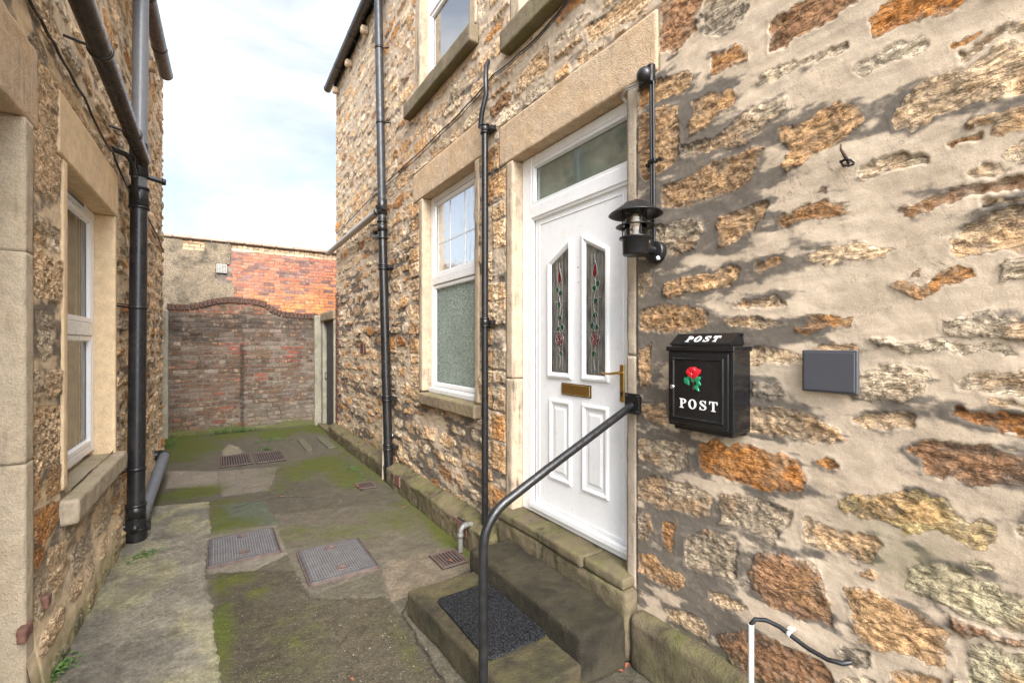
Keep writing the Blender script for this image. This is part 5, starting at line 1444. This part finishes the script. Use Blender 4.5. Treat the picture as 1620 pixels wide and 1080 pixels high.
b = MB(); b.add([(PBX+.002, PY0+.016, PZ1+.012), (PBX+.002, PY1-.014, PZ1+.012), (PBX+.064, PY1-.014, PZ1+.058), (PBX+.064, PY0+.016, PZ1+.058),
     (PBX+.002, PY0+.016, PZ1+.006), (PBX+.002, PY1-.014, PZ1+.006), (XW-.03, PY1-.014, PZ1+.006), (XW-.03, PY0+.016, PZ1+.006), (PBX+.09, PY1-.014, PZ1+.058), (PBX+.09, PY0+.016, PZ1+.058)],
     [(0, 1, 2, 3), (0, 4, 5, 1), (3, 2, 8, 9), (9, 8, 6, 7), (0, 3, 9, 7, 4), (1, 5, 6, 8, 2)])
b.box(PBX+.006, XW-.03, PY0+.022, PY1-.02, PZ1+.0005, PZ1+.008); b.tube([(PBX+.08, PY0+.008, PZ1+.05), (PBX+.08, PY1-.006, PZ1+.05)], .006, 10)
b.build('lid', M['gloss'], px)
c = MB(); c.lathe((PBX-.004, PY1-.035, 1.487), [(.0105, 0), (.0105, -.006), (.007, -.008), (0, -.008)], 'x', 18); c.box(PBX-.005, PBX-.003, PY1-.039, PY1-.031, 1.470, 1.474); c.build('lock', M['chrome'], px)
# serif lettering: strokes as polygons in a unit-height frame
def letter(ch):
    out = []
    R4 = lambda a, b_, c_, d: out.append([(a, c_), (b_, c_), (b_, d), (a, d)])
    if ch in 'PT':
        if ch == 'P':
            R4(.12, .30, .06, .94); R4(0, .44, 0, .07); R4(0, .30, .93, 1)
            n = 14; o = [(.30+.42*math.sin(math.pi*i/n), .72+.28*math.cos(math.pi*i/n)) for i in range(n+1)]; q = [(.30+.24*math.sin(math.pi*i/n), .72+.20*math.cos(math.pi*i/n)) for i in range(n+1)]
            for i in range(n): out.append([o[i], o[i+1], q[i+1], q[i]])
        else:
            R4(.31, .49, .06, .94); R4(.18, .62, 0, .07); R4(0, .80, .90, 1); out.append([(0, .90), (.11, .90), (.05, .68), (0, .68)]); out.append([(.69, .90), (.80, .90), (.80, .68), (.75, .68)])
    if ch == 'O':
        n = 24; o = [(.42+.42*math.sin(2*math.pi*i/n), .5+.52*math.cos(2*math.pi*i/n)) for i in range(n+1)]; q = [(.42+.22*math.sin(2*math.pi*i/n), .5+.43*math.cos(2*math.pi*i/n)) for i in range(n+1)]
        for i in range(n): out.append([o[i], o[i+1], q[i+1], q[i]])
    if ch == 'S':
        cp = [(.60, .74), (.52, .90), (.33, .965), (.15, .90), (.09, .76), (.17, .62), (.36, .51), (.55, .40), (.62, .25), (.54, .10), (.34, .035), (.14, .10), (.06, .28)]
        wd = [.03, .035, .04, .06, .085, .10, .105, .10, .085, .06, .04, .035, .03]
        L = []; R_ = []
        for i, p_ in enumerate(cp):
            a = Vector(cp[max(0, i-1)]); b_ = Vector(cp[min(len(cp)-1, i+1)]); t = (b_-a).normalized(); nn = Vector((-t.y, t.x)); L.append(tuple(Vector(p_)+nn*wd[i])); R_.append(tuple(Vector(p_)-nn*wd[i]))
        for i in range(len(cp)-1): out.append([L[i], L[i+1], R_[i+1], R_[i]])
        R4(.575, .635, .68, 1.0); R4(.03, .09, 0, .34)
    return out
def word(mb, y_left, z_base, hgt, sp, fn, depth=.0022, ws=1.0):
    x = 0
    for i, ch in enumerate('POST'):
        for k_, pl in enumerate(letter(ch)):
            mb.prism([(x+u*hgt*ws, v*hgt) for u, v in pl], 0, depth+.00004*(k_ % 5), lambda u, v, hh: fn(u, v, hh))
        x += hgt*ws*{'P': .78, 'O': .98, 'S': .80, 'T': .8}[ch]+sp
b = MB(); word(b, 0, 0, .042, .009, lambda u, v, hh: (PBX-.0034-hh, PY1-.072-u, 1.397+v), ws=1.12); b.build('lettering', M['white'], dr)
b = MB(); sl_ = math.atan2(.046, .062); word(b, 0, 0, .040, .010, lambda u, v, hh: (PBX+.012+v*math.cos(sl_)-hh*math.sin(sl_), PY1-.088-u, PZ1+.0198+v*math.sin(sl_)+hh*math.cos(sl_)), ws=.95); b.build('lettering', M['white'], px)
# rose relief
def blobm(mb, pts, hh, x0=PBX-.0032):
    n = len(pts); cx = sum(p_[0] for p_ in pts)/n; cz = sum(p_[1] for p_ in pts)/n
    sc = lambda k: [(cx+(a-cx)*k, cz+(b_-cz)*k) for a, b_ in pts]
    mb.rings([(sc(1), x0), (sc(.96), x0-hh*.6), (sc(.78), x0-hh), (sc(.4), x0-hh*1.1)], RX)
ROY, ROZ = PY1-.141, 1.545   # image right = -Y
def rp_(pts): return [(ROY-a, ROZ+b_) for a, b_ in pts]
b = MB()
blobm(b, rp_([(-.037, .013), (-.030, .027), (-.012, .036), (.010, .038), (.022, .030), (.040, .026), (.035, .012), (.026, .002), (.018, -.012), (.004, -.019), (-.014, -.010), (-.026, .0)]), .005)
blobm(b, rp_([(-.036, .014), (-.026, .024), (-.008, .020), (.002, .004), (-.004, -.012), (-.018, -.006), (-.029, .003)]), .008)
blobm(b, rp_([(.002, .010), (.018, .024), (.038, .025), (.031, .009), (.020, -.006), (.008, -.015), (.000, -.004)]), .0085)
blobm(b, rp_([(-.012, .020), (-.004, .032), (.010, .033), (.018, .024), (.008, .014), (-.004, .013)]), .0095)
blobm(b, rp_([(-.020, .026), (-.010, .035), (.006, .035), (-.002, .028), (-.012, .022)]), .0075)
b.build('red_rose_emblem', M['red'], dr)
b = MB()
for cx_, cz_, L_, W_, ro in ((-.032, -.028, .044, .026, -.9), (-.020, -.010, .034, .016, .3), (-.002, -.022, .030, .016, -1.1), (.022, -.016, .040, .022, .5), (.026, -.033, .030, .020, -.5), (.016, -.050, .034, .018, .6), (.022, -.060, .024, .014, -.7)):
    blobm(b, rp_(leafpoly(cx_, cz_, L_, W_, ro)), .0045)
b.build('green_leaf_emblem', M['green'], dr)
b = MB(); b.tube([(PBX-.006, ROY-p_[0], ROZ+p_[1]) for p_ in ((.004, -.018), (.006, -.035), (.002, -.048), (.001, -.064))], .0028, 8); b.build('stem_emblem', M['brassdark'], dr)

# ------------------------------------------------------------------ small wall things
b = MB(); b.box(1.868, 1.886, .667, .846, 1.505, 1.660, .003); nb_ = b.build('wall_plaque', M['plate']); MB().box(1.864, 1.8685, .675, .838, 1.512, 1.652, .0015).build('cover_plate', M['plate'], nb_); tag(nb_, 'blank dark grey metal plaque on the wall right of the post box', 'plaque')
b = MB(); b.box(1.886, 1.905, .69, .82, 1.53, 1.64); b2_ = b.build('plaque_backing', M['dark'], nb_)
hk = empty('wire_hook', (1.88, .70, 2.34), 'rusty nail with knotted black wire in the wall above the plaque', 'hook')
b = MB(); b.tube([(1.91, .704, 2.325), (1.87, .705, 2.345), (1.855, .712, 2.37), (1.858, .714, 2.39)], [.006, .006, .0045, .003], 8); b.build('nail', M['rust'], hk)
b = MB()
rr = random.Random(3)
for k in range(6):
    a0_ = rr.uniform(0, 6); P_ = []
    for i in range(9):
        a = a0_+i*.8; P_.append((1.872+.010*math.sin(a*1.7), .700+.020*math.cos(a+k), 2.322+.013*math.sin(a*1.1+k)))
    b.tube(P_, .0016, 6)
b.build('wire_knot', M['satin'], hk)
wpz = empty('cable_conduit', (1.82, 1.01, 0), 'short white plastic conduit standing at the foot of the near wall', 'conduit')
MB().tube([(1.80, 1.004, .0), (1.80, 1.004, .560)], .0105, 16).build('tube', M['whitepipe'], wpz)
pts = [(1.80, 1.004, .50), (1.80, 1.004, .562), (1.815, .995, .580), (1.84, .965, .583), (1.855, .92, .575), (1.86, .87, .556), (1.865, .82, .540), (1.868, .76, .535), (1.872, .715, .545), (1.90, .700, .548)]
o = MB().tube(pts, .0085, 12).build('cable', M['blackpl']); tag(o, 'thick black cable curving out of the white conduit into the wall', 'cable')
b = MB(); collar(b, (1.858, .888, .563), .013, .014, (0, 1, .3)); b.box(1.86, 1.892, .876, .900, .570, .582, .003); tag(b.build('cable_clip', M['palegrey']), 'grey clip holding the thick black cable to the wall', 'clip')
# air bricks on the plinth and wall
def airbrick(y0, y1, z0, z1, x, label, tilt=0):
    r_ = empty('air_brick', (x, (y0+y1)/2, z0), label, 'air brick')
    b = MB(); b.box(x, x+.06, y0, y1, z0, z1, .003); b.build('backing', M['dark'], r_)
    b = MB(); n = max(4, int((z1-z0)/.022))
    for k in range(n): zz_ = z0+(k+.1)*(z1-z0)/n; b.box(x-.006, x+.004, y0+.008, y1-.008, zz_, zz_+(z1-z0)/n*.55, .002)
    b.box(x-.008, x+.01, y0-.006, y0+.008, z0-.004, z1+.004, .002); b.box(x-.008, x+.01, y1-.008, y1+.006, z0-.004, z1+.004, .002)
    b.build('louvre', M['terracotta'], r_)
airbrick(3.34, 3.54, .085, .20, 1.738, 'red louvred air brick low in the plinth by the white pipe')
airbrick(4.95, 5.13, .09, .19, 1.728, 'red louvred air brick low in the plinth beside the iron soil stack')
airbrick(6.95, 7.12, 1.55, 1.70, 1.872, 'small red air brick high in the rubble wall beyond the soil stack')
wo = empty('overflow_pipe', (1.70, 3.42, 0), 'pale plastic elbow pipe poking from the plinth beside the steps', 'pipe')
pts = [(1.76, 3.30, .215), (1.70, 3.29, .22), (1.675, 3.29, .215), (1.655, 3.285, .195), (1.65, 3.285, .16), (1.65, 3.285, .02)]
MB().tube(pts, .020, 16).build('pipe', M['greypipe'], wo)
b = MB(); collar(b, (1.65, 3.285, .15), .025, .03); collar(b, (1.695, 3.29, .22), .025, .025, (1, 0, 0)); b.build('pipe_socket', M['greypipe'], wo)
# red brick bits wedged in the left wall
for k, (x, y, s_, lb2) in enumerate(((67, 950, .035, 'small red brick fragment wedged in the lower left wall'), (32, 1000, .05, 'larger red brick shard at the bottom left of the left wall'))):
    u, z_ = onL(x, y); V, F = rough_box(.0, .03, u-s_, u+s_, z_-.035, z_+.03, res=.008, r=.008, amp=.008, seed=140+k, fn=LV, freq=30)
    me = bpy.data.meshes.new('brick_fragment'); me.from_pydata(V.tolist(), [], F.tolist()); smooth(me); tag(link('brick_fragment', me, M['terracotta']), lb2, 'brick')
# white tag stuck by the stack
u, z_ = onR(622, 687); b = MB(); b.box(1.865, 1.885, u-.05, u+.03, z_-.01, z_+.012, .003); tag(b.build('wall_plug', M['white']), 'small white plastic plug in the rubble just right of the soil stack', 'plug')

# ------------------------------------------------------------------ MANHOLES, GRATES, GULLIES
def cover(x0, x1, y0, y1, z, label, nx, ny):
    r_ = empty('manhole_cover', ((x0+x1)/2, (y0+y1)/2, z), label, 'manhole cover', 'ribbed iron manhole covers in the alley floor')
    def rr_(x0, x1, y0, y1, rad):
        o = []
        for cx, cy, a in ((x1-rad, y1-rad, 0), (x0+rad, y1-rad, 90), (x0+rad, y0+rad, 180), (x1-rad, y0+rad, 270)):
            for k in range(5): t = math.radians(a+22.5*k); o.append((cx+rad*math.cos(t), cy+rad*math.sin(t)))
        return o
    b = MB(); A_ = rr_(x0, x1, y0, y1, .03)
    b.rings([(A_, z-.02), (A_, z+.003), (offset_poly(A_, .004), z+.005), (offset_poly(A_, .011), z+.005)], RZ, close=False); b.rings([(offset_poly(A_, .011), z+.005), (offset_poly(A_, .012), z-.004)], RZ, close=False); b.build('frame', M['grate'], r_)
    b = MB(); B2 = offset_poly(A_, .015); b.rings([(B2, z-.01), (B2, z+.003), (offset_poly(B2, .004), z+.006)], RZ); lid = b.build('lid', M['iron'], r_)
    b = MB(); hx = ((x0+x1)/2, (x0+x1)/2); hy = (y0+.14, y1-.10)
    for i in range(nx):
        for j in range(ny):
            cx = x0+.045+(x1-x0-.09)*i/(nx-1); cy = y0+.045+(y1-y0-.09)*j/(ny-1)
            if min(math.hypot(cx-hx[k], cy-hy[k]) for k in (0, 1)) < .045: continue
            if (i+j) % 2: b.box(cx-.006, cx+.006, cy-.0028, cy+.0028, z+.0055, z+.0092, .0012)
            else: b.box(cx-.0028, cx+.0028, cy-.006, cy+.006, z+.0055, z+.0092, .0012)
    b.build('tread_pattern', M['ironpat'], lid)
    b = MB()
    for k in (0, 1):
        b.lathe((hx[k], hy[k], z), [(.040, .0055), (.040, .010), (.033, .0105), (.030, .0065), (0, .0063)], 'z', 22); b.box(hx[k]-.028, hx[k]+.028, hy[k]-.005, hy[k]+.005, z+.006, z+.010, .002)
    b.build('key_hole', M['grate'], lid)
cover(-.055, .453, 4.09, 4.69, .012, 'left manhole cover, half on the pale concrete strip', 24, 28)
cover(.545, 1.045, 3.41, 4.04, .010, 'right manhole cover, nearer the doorsteps', 24, 30)
def grate_(x0, x1, y0, y1, z, n, label):
    r_ = empty('drain_grate', ((x0+x1)/2, (y0+y1)/2, z), label, 'drain grate')
    b = MB(); b.box(x0, x1, y0, y1, z-.01, z+.002); b.build('pit', M['dark'], r_)
    b = MB(); b.box(x0, x0+.02, y0, y1, z, z+.012, .002); b.box(x1-.02, x1, y0, y1, z, z+.012, .002); b.box(x0+.02, x1-.02, y0, y0+.02, z, z+.011, .002); b.box(x0+.02, x1-.02, y1-.02, y1, z, z+.011, .002)
    b.build('frame', M['grate'], r_)
    b = MB()
    for k in range(n): xx = x0+.02+(x1-x0-.04)*(k+.5)/n; b.box(xx-.25*(x1-x0-.04)/n, xx+.25*(x1-x0-.04)/n, y0+.02, y1-.02, z+.001, z+.012, .002)
    b.build('bar', M['grate'], r_)
grate_(.04, .45, 7.35, 8.05, .010, 12, 'left rusty slotted drain grate at the far end of the alley')
grate_(.49, .87, 7.32, 8.0, .010, 11, 'right rusty slotted drain grate at the far end of the alley')
grate_(1.42, 1.64, 3.12, 3.38, .008, 7, 'small iron gully grate in the floor beside the lower doorstep')
grate_(1.40, 1.60, 5.35, 5.60, .008, 7, 'small iron gully grate beside the foot of the iron soil stack')
for k, (x0, x1, lb2) in enumerate(((1.20, 1.32, 'left old timber strip let into the mossy floor near the gate'), (1.52, 1.66, 'right old timber strip let into the mossy floor near the gate'))):
    o = block('timber_strip', M['rootwood'], None, x0, x1, 7.75, 8.75, -.01, .03, res=.03, r=.008, amp=.006, seed=150+k); tag(o, lb2, 'timber')
# ------------------------------------------------------------------ LEAVES AND WEEDS
def fallen(x, y, z, s_, rot, label, mat=None):
    b = MB(); pts = leafpoly(0, 0, s_, s_*.6, 0); ca, sa = math.cos(rot), math.sin(rot)
    v = [(x, y, z+.006)]+[(x+px_*ca-py_*sa, y+px_*sa+py_*ca, z+.002+.012*abs(py_)/s_*2+random.uniform(0, .004)) for px_, py_ in pts]
    b.add(v, [(0, i+1, (i+1) % 8+1) for i in range(8)])
    b.tube([(x-s_*.5*ca, y-s_*.5*sa, z+.004), (x-s_*.8*ca, y-s_*.8*sa+.005, z+.008)], .0012, 5)
    tag(b.build('fallen_leaf', mat or M['leafred']), label, 'leaf', 'dead leaves fallen on the alley floor')
GX = onG
for (xx, yy, z, s_, lb2) in ((195, 869, .018, .045, 'rust leaf lying by the foot of the left soil stack'), (979, 1062, .004, .05, 'pale tan leaf on the ground at the near end of the upper step'), (993, 1054, .004, .045, 'rust red leaf between the upper step and the near plinth'),
        (641, 803, .004, .05, 'brown leaf on the floor between the two plinth air bricks'), (712, 892, .022, .045, 'orange leaf lying on the gully grate beside the steps'), (565, 772, .022, .05, 'red leaf on the gully grate by the iron soil stack'),
        (572, 776, .022, .06, 'dark red leaf in front of the iron soil stack foot'), (445, 787, .006, .05, 'brown leaf caught in the floor crack behind the manhole covers'), (556, 1076, .004, .03, 'tiny red leaf at the bottom edge of the rough concrete')):
    x, y = onG(xx, yy); fallen(x, y, z, s_, random.uniform(0, 6), lb2)
def weed(cx, cy, w, d, hh, n, label, fn=None, seed=0):
    rr = random.Random(seed); b = MB()
    for _ in range(n):
        x, y = cx+rr.gauss(0, w), cy+rr.gauss(0, d); k = math.exp(-((x-cx)/w/1.5)**2); zt_ = rr.uniform(.2, 1)*hh*k+.01
        a = rr.uniform(0, 6.3); L_ = rr.uniform(.018, .04); dx, dy = math.cos(a)*L_, math.sin(a)*L_; q = .28
        b.add([(x, y, zt_), (x+dx*.5-dy*q, y+dy*.5+dx*q, zt_+.008), (x+dx, y+dy, zt_-rr.uniform(-.005, .012)), (x+dx*.5+dy*q, y+dy*.5-dx*q, zt_+.006)], [(0, 1, 2, 3)])
        if rr.random() < .35: b.add([(x, y, 0), (x+.002, y, 0), (x+.002, y, zt_), (x, y, zt_)], [(0, 1, 2, 3)])
    o = b.build('weed', M['weed']); return tag(o, label, 'plant', kind='stuff')
weed(.28, 10.15, .26, .05, .10, 420, 'low green weeds growing along the foot of the low brick wall', seed=1)
weed(-.62, 9.4, .06, .2, .09, 120, 'weeds in the far left corner beside the concrete post', seed=2)
x, y = onG(428, 698); weed(x, y, .14, .08, .05, 110, 'small green weed patch right of centre on the far mossy floor', seed=3)
x, y = onG(420, 712); weed(x, y, .05, .05, .05, 60, 'tiny weed just behind the right drain grate', seed=4)
x, y = onG(228, 880); weed(x, y, .06, .05, .010, 90, 'flat moss-like weed on the pale strip beside the left stack', seed=5)
weed(-.665, 3.22, .03, .06, .05, 80, 'weed at the bottom left where the left wall meets the ground', seed=6)
weed(1.55, 6.2, .03, .25, .02, 60, 'thin weeds along the mossy plinth beyond the soil stack', seed=7)

# grit swept against the walls and into the corners
rr = random.Random(77); b = MB()
M['grit'] = mat_plain('loose_grit', (.20, .165, .12), .9, var=.5)
for _ in range(900):
    y = rr.uniform(1.6, 10.0); e_ = rr.random()
    if e_ < .35: x = 1.725-abs(rr.gauss(0, .05)) if y > 2.9 else rr.uniform(.6, 1.0)
    elif e_ < .6: x = -.66+.02*(y-4)+abs(rr.gauss(0, .04))
    else: x = rr.uniform(-.5, 1.6)
    if x > .98 and 1.6 < y < 2.85: continue
    q = rr.uniform(.0015, .005); zz_ = (.017 if x < -.04 and y < 5.8 else .003)
    P_ = [(x+q*rr.uniform(.6, 1.3)*math.cos(k*1.2566), y+q*rr.uniform(.6, 1.3)*math.sin(k*1.2566), zz_-.003) for k in range(5)]
    b.add(P_+[(x+rr.uniform(-.3, .3)*q, y, zz_+q*.9)], [(k, (k+1) % 5, 5) for k in range(5)])
tag(b.build('grit', M['grit']), 'loose grit and tiny stones scattered over the alley floor', 'grit', kind='stuff')

# ------------------------------------------------------------------ CAMERA, SKY, SUN
cam = bpy.data.cameras.new('camera'); co = bpy.data.objects.new('camera', cam); COL.objects.link(co)
co.location = (0, 0, EYE); co.rotation_euler = (math.radians(90), 0, -YAW)
cam.sensor_width = 36; cam.lens = 16.0; cam.shift_y = 5/1620; cam.clip_start = .02; cam.clip_end = 500
scene.camera = co
SUN_EL, SUN_AZ = 40, 190      # azimuth the light comes from, degrees clockwise from +Y
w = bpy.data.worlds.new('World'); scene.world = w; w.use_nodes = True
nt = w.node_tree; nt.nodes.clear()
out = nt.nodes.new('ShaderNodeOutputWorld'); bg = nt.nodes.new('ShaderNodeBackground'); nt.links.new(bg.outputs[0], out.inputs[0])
sky = nt.nodes.new('ShaderNodeTexSky'); sky.sky_type = 'NISHITA'; sky.sun_disc = False
sky.sun_elevation = math.radians(SUN_EL); sky.sun_rotation = math.radians(SUN_AZ); sky.air_density = 1.0; sky.dust_density = .6
tc = nt.nodes.new('ShaderNodeTexCoord'); mp_ = nt.nodes.new('ShaderNodeMapping'); mp_.inputs['Scale'].default_value = (1.0, 1.0, 2.2); mp_.inputs['Rotation'].default_value = (.3, .2, .5)
nt.links.new(tc.outputs['Generated'], mp_.inputs[0])
no = nt.nodes.new('ShaderNodeTexNoise'); no.inputs['Scale'].default_value = 2.4; no.inputs['Detail'].default_value = 7; no.inputs['Roughness'].default_value = .58; no.inputs['Distortion'].default_value = .4
nt.links.new(mp_.outputs[0], no.inputs['Vector'])
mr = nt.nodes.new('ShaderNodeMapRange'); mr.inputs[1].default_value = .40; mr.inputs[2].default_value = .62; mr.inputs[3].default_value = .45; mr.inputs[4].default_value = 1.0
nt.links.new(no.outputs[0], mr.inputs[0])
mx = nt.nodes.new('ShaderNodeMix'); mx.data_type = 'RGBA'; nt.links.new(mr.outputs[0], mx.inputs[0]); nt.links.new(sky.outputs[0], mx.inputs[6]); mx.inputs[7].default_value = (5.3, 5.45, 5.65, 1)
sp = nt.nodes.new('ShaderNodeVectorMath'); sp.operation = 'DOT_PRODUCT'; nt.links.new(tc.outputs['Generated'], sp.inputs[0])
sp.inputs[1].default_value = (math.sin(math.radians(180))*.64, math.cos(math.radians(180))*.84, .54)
m2 = nt.nodes.new('ShaderNodeMapRange'); m2.inputs[1].default_value = .3; m2.inputs[2].default_value = 1.0; m2.inputs[3].default_value = 1.0; m2.inputs[4].default_value = 4.6; nt.links.new(sp.outputs['Value'], m2.inputs[0])  # unseen sky behind the camera brightened, an added fill for the alley walls
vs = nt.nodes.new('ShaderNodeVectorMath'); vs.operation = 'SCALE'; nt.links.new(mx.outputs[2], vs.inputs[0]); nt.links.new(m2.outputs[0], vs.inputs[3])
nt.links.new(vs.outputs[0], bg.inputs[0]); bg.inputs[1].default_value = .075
sl2 = bpy.data.lights.new('sun', 'SUN'); sl2.energy = 3.2; sl2.angle = math.radians(38); sl2.color = (1, .95, .88)
so_ = bpy.data.objects.new('sun', sl2); COL.objects.link(so_)
az = math.radians(SUN_AZ); el = math.radians(SUN_EL)
d = Vector((math.sin(az)*math.cos(el), math.cos(az)*math.cos(el), math.sin(el)))
so_.rotation_euler = d.to_track_quat('Z', 'Y').to_euler(); so_.location = (0, -3, 12)
scene.render.engine = 'CYCLES'
scene.view_settings.view_transform = 'Standard'; scene.view_settings.look = 'None'; scene.view_settings.gamma = 1
scene.view_settings.exposure = 1.62
scene.cycles.max_bounces = 10; scene.cycles.diffuse_bounces = 7
